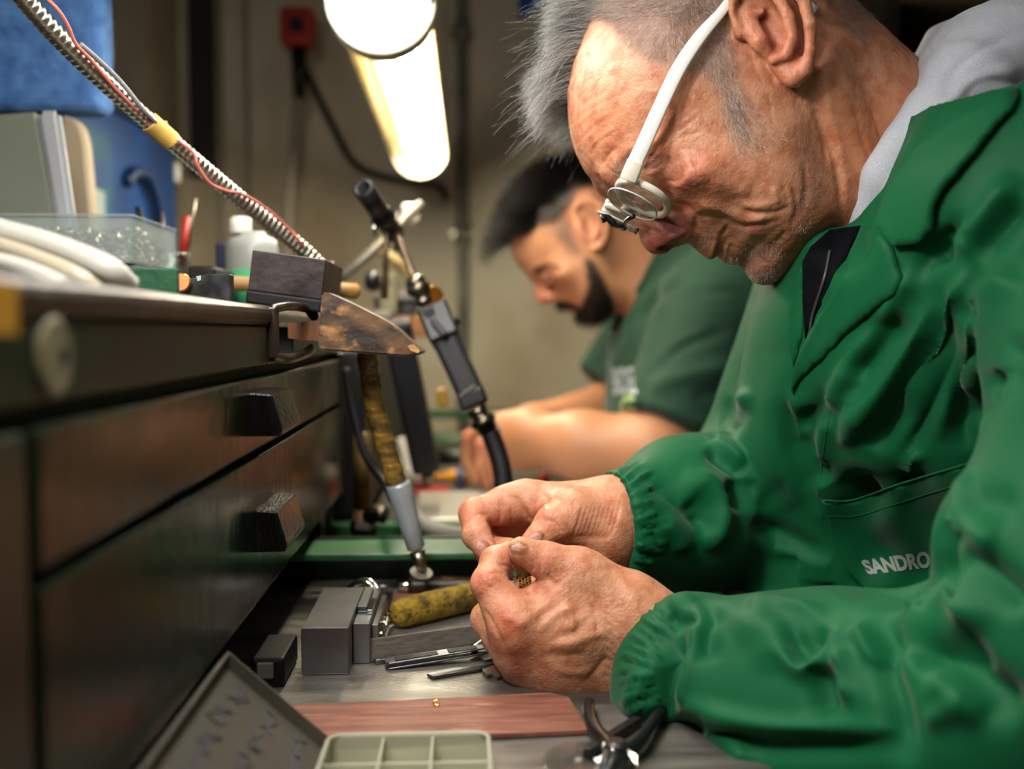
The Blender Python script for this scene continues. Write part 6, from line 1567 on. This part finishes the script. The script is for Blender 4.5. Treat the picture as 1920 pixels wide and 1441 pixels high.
# ---- gooseneck lamp
gn = thing('gooseneck_lamp', PY(585, 480, .82), 'ribbed chrome gooseneck lamp arm rising to the upper left from the bench', 'lamp')
gp = catmull([PY(600, 500, .82), PY(560, 462, .81), PY(440, 365, .775), PY(330, 272, .74), PY(220, 175, .70), PY(120, 80, .665), PY(40, -10, .64), PY(-30, -110, .61), (-.295, .53, E+.31), (-.290, .43, E+.365), (-.250, .33, E+.375), (-.208, .285, E+.345)], 40)
sl = np.concatenate([[0], np.cumsum(np.linalg.norm(np.diff(gp, axis=0), axis=1))]); ns = int(sl[-1]/.0046*5); tt = np.linspace(0, sl[-1], ns)
gp2 = np.stack([np.interp(tt, sl, gp[:, k]) for k in range(3)], -1)
tube('ribbed_arm', gp2, .0057+.0010*np.abs(np.sin(tt/.0046*math.pi)), mat('gooseneck_chrome', 'c4beb0', 0.28, 1.0), gn, 14)
base_ = PY(600, 500, .82); box('clamp', base_*np.array([1, 1, 0])+xyz(-.016, -.012, WT), base_*np.array([1, 1, 0])+xyz(.014, .02, base_[2]+.004), M_blackplastic, gn, bevel=.003)
lathe('lamp_shade', gp[-1]+xyz(.003, 0, -.012), (.33, .32, -.27), [(-.012, .012), (0, .030), (.016, .066), (.034, .074), (.034, .072), (.017, .063), (.004, .028)], M_white_paint, gn, 24, True)
tp = [gp2[np.argmin(np.abs(pix((q-EYE)@R3)[:, 0]-x))] if False else q for q, x in ()]
px_ = pix((gp2-EYE)@R3); i0 = np.argmin(np.abs(px_[:, 0]-278)); i1 = np.argmin(np.abs(px_[:, 0]-322)); lo_, hi_ = min(i0, i1), max(i0, i1)
tube('tape_wrap', gp2[lo_:hi_], .0076, M_tape, gn, 10)
tdir = gp2[hi_]-gp2[lo_]; mid_t = gp2[(lo_+hi_)//2]
prism('tape_flag', [PY(*q, .735) for q in ((296, 228), (312, 226), (322, 256), (304, 258))], (0, .0012, 0), M_tape, gn)
def wire(name, pts, r, m): tube(name, catmull([PY(x, y, d) for x, y, d in pts], 8), r, m, gn, 8)
wire('red_wire', [(80, -10, .64), (110, 20, .645), (128, 50, .652), (142, 82, .66), (170, 112, .67), (215, 165, .69), (262, 212, .71), (292, 236, .72), (335, 264, .735), (364, 288, .735), (370, 310, .735), (392, 342, .745), (425, 358, .755), (455, 364, .765), (500, 392, .78), (540, 428, .795), (562, 452, .80), (578, 480, .815)], .0013, M_red_wire)
wire('grey_wire', [(150, 82, .665), (180, 108, .675), (225, 152, .69), (268, 205, .705), (296, 234, .722)], .0017, M_greywire)

# ---- things in the near tray
st = tag(prism('wood_strip', [onz(*q, TZ+.0035) for q in ((528, 1322), (1030, 1297), (1068, 1306), (1103, 1366), (560, 1392))], (0, 0, -.0032), M_redwood, bevel=.0005), 'reddish brown wooden strip lying across the front of the near tray', 'wood strip')
g_ = thing('gold_link', onz(818, 1322, TZ+.0036), 'tiny gold link lying on the reddish wooden strip', 'link')
cg = onz(818, 1322, TZ+.0036)+xyz(0, 0, .0014); ring = [cg+xyz(.0016*math.cos(t), .0008*math.sin(t), .0013*math.sin(t)+.0) for t in np.linspace(0, 2*math.pi, 17)]
tube('loop', ring, .00045, M_gold, g_, 6, caps=False); box('plate', cg+xyz(-.0012, -.0008, -.0014), cg+xyz(.0012, .0004, -.0008), M_gold, g_)
vb = thing('steel_vee_block', (-.085, .67, TZ), 'stepped grey steel block with slotted side standing in the tray shade', 'steel block')
box('body', (-.103, .6176, TZ+.0003), (-.0735, .715, E-.185), M_steel, vb, bevel=.0006)
box('side_rail', (-.0732, .638, TZ+.0003), (-.0622, .728, E-.1885), M_steel, vb, bevel=.0006); box('lug', (-.0732, .664, E-.1885), (-.0665, .715, E-.1845), M_steel, vb, bevel=.0005); box('slot_insert', (-.0660, .660, E-.1884), (-.0626, .690, E-.1862), M_chrome, vb, bevel=.0003); box('flange', (-.0620, .648, TZ+.0003), (-.0575, .722, E-.1925), M_steel, vb, bevel=.0006)
for yk in (.66, .685, .708): lathe('screw', (-.0575, yk, TZ+.012), (1, 0, 0), [(0, .0022), (.0012, .0022), (.0016, .0015)], M_chrome, vb, 10)
wr = thing('watch_case_ring', PY(680, 1110, .735), 'polished steel watch case ring standing behind the stepped block', 'ring')
cc = PY(678, 1122, .735); e1 = np.array([.9, -.25, .1]); e1 /= np.linalg.norm(e1); e2 = np.array([.1, .45, .85]); e2 /= np.linalg.norm(e2)
rp = [cc+.0135*(math.cos(t)*e1+math.sin(t)*e2) for t in np.linspace(0, 2*math.pi, 33)]
tube('ring', rp, .0024, M_chrome, wr, 10, caps=False); tube('bezel', [cc+np.cross(e1, e2)*.003+.0112*(math.cos(t)*e1+math.sin(t)*e2) for t in np.linspace(0, 2*math.pi, 33)], .0016, M_chrome, wr, 8, caps=False)
tube('lug', [PY(708, 1118, .73), PY(716, 1140, .725)], .0028, M_chrome, wr, 8)
o = thing('curved_clasp', onz(720, 1172, TZ), 'small curved chrome clasp beside the yellow rawhide mallet end', 'clasp')
tube('band', catmull([onz(708, 1178, TZ+.003), onz(716, 1180, TZ+.004), onz(724, 1172, TZ+.008), onz(726, 1160, TZ+.010)], 5), .0022, M_chrome, o, 8)
tube('hinge', [onz(733, 1166, TZ+.004), onz(741, 1160, TZ+.004)], .0022, M_brass, o, 8)
sd = thing('graver', PY(830, 1100, .80), 'graver with dark oiled wooden handle and chrome ferrule lying at the tray back', 'graver')
q0 = PY(766, 1098, .80); q0[2] = max(q0[2], TZ+.0075); hx = PY(905, 1102, .80)-PY(766, 1098, .80); hx[2] = 0; hx /= np.linalg.norm(hx)
lathe('handle', q0, hx, [(0, .0062), (.004, .0070), (.03, .0074), (.05, .0066), (.065, .0072), (.070, .004)], M_darkwood, sd, 18, True)
lathe('ferrule', q0-hx*.009, hx, [(0, .0048), (.001, .0054), (.008, .0058), (.0095, .0058)], M_chrome, sd, 18, True); tube('blade', [q0-hx*.008, q0-hx*.034], [.0018, .0014], M_steel, sd, 8)
tag(prism('flat_scraper', [onz(*q, TZ+.004) for q in ((722, 1096), (738, 1096), (730, 1150), (712, 1150))], (0, 0, -.002), M_steel, bevel=.0004), 'short flat steel scraper lying between case ring and yellow stick', 'scraper')
tag(prism('red_wood_offcut', [onz(*q, TZ+.004) for q in ((740, 1112), (862, 1112), (845, 1138), (728, 1146))], (0, 0, -.0038), M_redwood, bevel=.0005), 'reddish wood offcut lying behind the yellow stick', 'offcut')
ys = thing('rawhide_stick', onz(820, 1150, TZ), 'fuzzy yellow rawhide stick lying in the tray by the fingertips', 'stick')
A_, B_ = onz(738, 1180, TZ), onz(930, 1132, TZ); u_ = (B_-A_)/np.linalg.norm(B_-A_)
prof = [(0, .004), (.002, .0085), (.006, .0102), (.03, .0108), (.06, .0105), (.085, .0100), (.088, .006)]
lathe('roll', A_+xyz(0, 0, .0109), u_, prof, M_yellowhide, ys, 24, True)
r_ = np.random.default_rng(4); nf = 2600; tt_ = r_.random(nf)*.086; an_ = r_.random(nf)*2*math.pi; fr_ = np.array(frame_from(u_).to_3x3()); rad_ = np.interp(tt_, [p[0] for p in prof], [p[1] for p in prof])
dirs_ = (np.stack([np.cos(an_), np.sin(an_), 0*an_], -1))@fr_.T; roots_ = A_+xyz(0, 0, .0109)+u_*tt_[:, None]+dirs_*rad_[:, None]*.97
strands('fuzz', (roots_-EYE)@R3, dirs_@R3, .0016, hair_mat('yellow_fuzz', '5c4a0c', 'c0a030', .7), ys, .00007, (0, 0, 0), .5, 3, 0, 21)
fb = thing('flat_file', onz(820, 1225, TZ), 'grey flat file lying on edge in front of the yellow stick', 'file')
A_, B_ = onz(694, 1242, TZ), onz(935, 1208, TZ); u_ = (B_-A_)/np.linalg.norm(B_-A_); n_ = np.array([-u_[1], u_[0], 0]); L2 = np.linalg.norm(B_-A_)
fm = Matrix(((u_[0], n_[0], 0, A_[0]), (u_[1], n_[1], 0, A_[1]), (0, 0, 1, A_[2]), (0, 0, 0, 1)))
box('blade', (0, 0, .0003), (L2, .0055, .0150), mat('file_grey', '6c655c', 0.55, 0.5, var='55504a', vscale=120, stretch=(1, 1, 6)), fb, bevel=.0006, mtx=fm @ Matrix.Rotation(math.radians(-14), 4, 'X')); box('ledge', (.002, -.006, .0002), (L2-.006, -.0004, .0032), M_steel, fb, bevel=.0004, mtx=fm)
box('bevel_end', (-.0008, .0004, .0012), (.004, .005, .0140), M_steel_dark, fb, bevel=.0004, mtx=fm @ Matrix.Rotation(math.radians(-14), 4, 'X'))
tube('round_rod', [onz(886, 1216, TZ+.006), onz(935, 1190, TZ+.006)], [.0030, .0034], M_chrome, thing('steel_rod', onz(900, 1212, TZ), 'short chrome rod end sticking out under the near fingers', 'rod'), 10)
def tweezer(label, a, b, w, win):
    t = thing('tweezers', (a+b)/2*np.array([1, 1, 0])+xyz(0, 0, TZ), label, 'tweezers', 'tweezers in the tray'); u = (b-a)/np.linalg.norm(b-a); n = np.array([-u[1], u[0], 0]); L = np.linalg.norm(b-a)
    m4 = Matrix(((u[0], n[0], 0, a[0]), (u[1], n[1], 0, a[1]), (u[2], 0, 1, a[2]), (0, 0, 0, 1)))
    pts = [(0, -w*.3), (.002, -w*.5), (L*.55, -w*.45), (L*.85, -w*.2), (L, -w*.06), (L, w*.06), (L*.85, w*.2), (L*.55, w*.45), (.002, w*.5), (0, w*.3)]
    for k, z in enumerate((.0003, .0036)):
        prism('arm', [np.array(m4 @ Vector((p[0], p[1], z))) for p in pts], (0, 0, .0012), M_steel, t, bevel=.0003)
    for (x0, x1) in win: prism('black_inlay', [np.array(m4 @ Vector((x, y*w, .0049))) for x, y in ((x0, -.32), (x1, -.30), (x1, .30), (x0, .32))], (0, 0, .0003), M_black, t)
    return t
tweezer('steel tweezers with black inlays lying in front of the flat file', onz(722, 1252, TZ), onz(985, 1212, TZ+.006), .0115, ((.006, .034), (.041, .060)))
kb = thing('knife_blade', onz(880, 1255, TZ), 'thin steel blade lying under the black inlaid tweezers', 'blade')
prism('blade', [onz(*q, TZ+.002) for q in ((800, 1262), (812, 1268), (950, 1246), (960, 1230), (930, 1232))], (0, 0, -.0016), M_steel, kb, bevel=.0003); prism('edge', [onz(*q, TZ+.0024) for q in ((806, 1264), (812, 1267), (945, 1246), (940, 1240))], (0, 0, -.0004), M_chrome, kb)
sr = thing('saw_strip', onz(960, 1262, TZ), 'reddish strip with ragged dark edge half under the near hand', 'strip')
zig = [(905, 1254)]+[(905+i*9, 1258+i*2.1+(2.2 if i % 2 else -1.2)) for i in range(13)]+[(1018, 1286), (1010, 1262), (960, 1246), (925, 1246)]
prism('strip', [onz(*q, TZ+.0028) for q in zig], (0, 0, -.0026), M_redwood, sr); prism('ragged_edge', [onz(*q, TZ+.003) for q in [(905+i*9, 1258+i*2.1+(3.2 if i % 2 else -1.2)) for i in range(13)]+[(905+i*9, 1252+i*2.0) for i in range(12, -1, -1)]], (0, 0, -.0012), mat('ragged_tin', '6c665c', 0.5, 0.5), sr)
# organiser with lid propped open
og = thing('organizer_box', (-.03, .40, TZ), 'frosted plastic compartment box at the front of the tray with scribbled lid propped open', 'box')
x0_, x1_, y0_, y1_, zt_ = -.068, .011, .28, .487, E-.200; th = .0014
box('bottom', (x0_, y0_, TZ+.0003), (x1_, y1_, TZ+.0018), M_frost, og, bevel=.0005)
for (a, b) in (((x0_, y0_), (x0_+th, y1_)), ((x1_-th, y0_), (x1_, y1_)), ((x0_, y1_-th), (x1_, y1_)), ((x0_, y0_), (x1_, y0_+th))): box('wall', (a[0], a[1], TZ+.0018), (b[0], b[1], zt_), M_frost, og, bevel=.0004)
for xd in (-.0415, -.0172): box('divider', (xd, y0_, TZ+.0018), (xd+.0011, y1_-th, zt_-.0008), M_frost, og)
for yd in (.455, .405, .355): box('divider', (x0_+th, yd, TZ+.0018), (x1_-th, yd+.0011, zt_-.001), M_frost, og)
tube('rim', [(x0_, y0_, zt_), (x0_, y1_-.006, zt_), (x0_+.002, y1_-.002, zt_), (x0_+.006, y1_, zt_), (x1_-.006, y1_, zt_), (x1_-.002, y1_-.002, zt_), (x1_, y1_-.006, zt_), (x1_, y0_, zt_)], .0011, M_frost, og, 8)
Lb, Lt = np.array([-.0715, .497, TZ+.004]), np.array([-.1215, .490, E-.162]); ud = Lt-Lb; Ll = np.linalg.norm(ud); ud /= Ll; yd_ = np.array([0, -1.0, 0]); nd = np.cross(yd_, ud); nd /= np.linalg.norm(nd)
lm = Matrix(((yd_[0], ud[0], nd[0], Lb[0]), (yd_[1], ud[1], nd[1], Lb[1]), (yd_[2], ud[2], nd[2], Lb[2]), (0, 0, 0, 1)))
if nd[0] < 0: pass
lid = box('lid', (0, 0, 0), (.20, Ll, .0013), M_frost_shaded, og, bevel=.0004, mtx=lm)
sgn_ = 1 if (lm.to_3x3() @ Vector((0, 0, 1))).x > 0 else -1
for (a, b) in (((0, 0), (.0016, Ll)), ((.1984, 0), (.20, Ll)), ((0, 0), (.20, .0016)), ((0, Ll-.0016), (.20, Ll))): box('lid_rim', (a[0], a[1], 0 if sgn_ > 0 else -.006), (b[0], b[1], .0072 if sgn_ > 0 else .0013), M_frost_shaded, lid, bevel=.0004, mtx=lm)
rs = random.Random(5); M_ink = mat('faded_ink', '4a4650', 0.7)
for row in range(3):
    for col in range(7):
        u0, v0 = .018+col*.026+rs.uniform(-.003, .003), .014+row*.020+rs.uniform(-.002, .002); p = []
        for k in range(7): p.append(np.array(lm @ Vector((u0+.010*math.sin(k*1.9+col)+rs.uniform(-.002, .002), v0+.005*math.cos(k*2.7+row)+rs.uniform(-.001, .001), .0016 if sgn_ > 0 else -.0004))))
        tube('ink_scribble', catmull(p, 4), .00035, M_ink, lid, 5)
dk = thing('shaded_parts_case', onz(500, 1285, TZ), 'small plastic case coloured black for the deep shade under the drawers', 'case')
q = onz(470, 1290, TZ); box('body', q*np.array([1, 1, 0])+xyz(0, 0, TZ+.0003), q*np.array([1, 1, 0])+xyz(.020, .05, TZ+.018), mat('shaded_case_plastic', '060707', 0.5, spec=0.2), dk, bevel=.002); box('clasp', q*np.array([1, 1, 0])+xyz(.004, -.002, TZ+.006), q*np.array([1, 1, 0])+xyz(.014, .0005, TZ+.016), M_frost_shaded, dk, bevel=.001)  # body coloured black to carry the shadow of the drawers
# black handled pliers and plates at the right front
gp_ = tag(prism('grey_plate', [onz(*q, TZ+.0022) for q in ((1088, 1322), (1190, 1316), (1196, 1350), (1126, 1392), (1098, 1366))], (0, 0, -.002), mat('zinc_plate', '6c6660', 0.5, 0.5, var='54504a', vscale=60), bevel=.0004), 'flat grey metal plate under the black pliers near the smock cuff', 'plate')
pl = thing('pliers', onz(1150, 1400, TZ), 'black handled pliers lying on the grey plate beside the smock cuff', 'pliers')
z_ = TZ+.0075
tube('handle', catmull([onz(1105, 1316, z_), onz(1106, 1340, z_), onz(1116, 1366, z_), onz(1136, 1388, z_), onz(1150, 1410, z_)], 6), [.0030]*6+[.0038]*13+[.0044]*6, M_blackplastic, pl, 10)
tube('chrome_edge', catmull([onz(1111, 1318, z_+.0035), onz(1113, 1342, z_+.0035), onz(1124, 1366, z_+.0038), onz(1142, 1388, z_+.004), onz(1150, 1408, z_+.0042)], 6), .0008, M_chrome, pl, 6)
tube('handle', catmull([onz(1240, 1330, z_), onz(1205, 1380, z_), onz(1178, 1404, z_), onz(1160, 1414, z_)], 6), [.0032]*6+[.004]*13, M_blackplastic, pl, 10)
tube('jaw', [onz(1150, 1410, z_), onz(1138, 1432, z_), onz(1128, 1456, z_)], [.0048, .0040, .0016], M_blackplastic, pl, 8); tube('jaw', [onz(1160, 1412, z_), onz(1150, 1436, z_), onz(1132, 1456, z_)], [.0048, .0040, .0016], M_blackplastic, pl, 8)
lathe('rivet', onz(1155, 1411, z_)-xyz(0, 0, .005), (0, 0, 1), [(0, .0058), (.010, .0058), (.0115, .004)], M_steel_dark, pl, 14)
o = tag(bar('square_bar', onz(1100, 1412, TZ+.003), onz(1196, 1352, TZ+.003), .006, .005, M_steel_dark, None, .0005), 'thin dark square bar crossing under the black pliers', 'bar')
dsh = thing('clear_dish', onz(1110, 1440, TZ), 'round clear plastic dish at the bottom right of the tray', 'dish')
q = onz(1108, 1470, TZ); lathe('dish', q+xyz(0, 0, .0004), (0, 0, 1), [(.001, .018), (0, .0225), (.010, .0235), (.011, .023), (.002, .0215), (.0015, .018)], M_lens, dsh, 32, True)
# the bracelet being worked on
bl = thing('watch_bracelet', cp7(430, 620, .612) @ R3.T+EYE, 'fine two tone metal bracelet held between the grey haired man\'s fingertips', 'bracelet')
Dl = .6085
for i, (x, y, rot) in enumerate(((413, 545, 70), (428, 592, 75), (438, 640, 80), (442, 688, 80))):
    cq = cp7(x, y, Dl); rr_ = math.radians(rot); a_ = np.array([math.cos(rr_), math.sin(rr_), 0]); b_ = np.array([-math.sin(rr_), math.cos(rr_), -.5]); b_ /= np.linalg.norm(b_)
    nz = np.cross(a_, b_); pts = [to_world(cq+a_*.0024*math.cos(t)+b_*.0012*math.sin(t)) for t in np.linspace(0, 2*math.pi, 13)[:-1]]
    prism('link', pts, R3 @ (nz*.0008), M_chrome, bl, bevel=.0002)
for r__ in range(5):
    for c__ in range(4):
        cq = to_world(cp7(462+c__*19+r__*2, 652+r__*17+c__*6, Dl+.001*c__)); m_ = M_brass if (r__+c__) % 2 else mat('olive_metal', '5a6a30', 0.25, 0.9)
        box('mesh_link', cq-np.array([.0009, .0006, .0008]), cq+np.array([.0009, .0006, .0008]), m_, bl, bevel=.0002)
rd = thing('wooden_rod', P(1365, 1090, .74), 'brown lacquered rod glimpsed in the dark below the far smock sleeve', 'rod')
tube('rod', [P(1325, 1052, .76), P(1366, 1092, .74), P(1420, 1150, .72)], .0072, mat('brown_lacquer', '5a3424', 0.3), rd, 12)
# the men's stools and the dark trousers of the near man stay out of view; each man sits on a stool
M_stool = mat('stool_wood', '3a2a1c', 0.5)
for (x, y, lb) in ((0.42, 0.70, 'round wooden stool carrying the grey haired man'), (0.40, 1.42, 'round wooden stool carrying the dark haired man')):
    s_ = thing('stool', (x, y, 0), lb, 'stool'); lathe('seat', (x, y, .46), (0, 0, 1), [(0, .15), (.01, .16), (.035, .16), (.04, .15)], M_stool, s_, 28)
    for k in range(4): a_ = k*math.pi/2+.78; tube('leg', [(x+.10*math.cos(a_), y+.10*math.sin(a_), .46), (x+.16*math.cos(a_), y+.16*math.sin(a_), 0.0)], .014, M_stool, s_, 8)
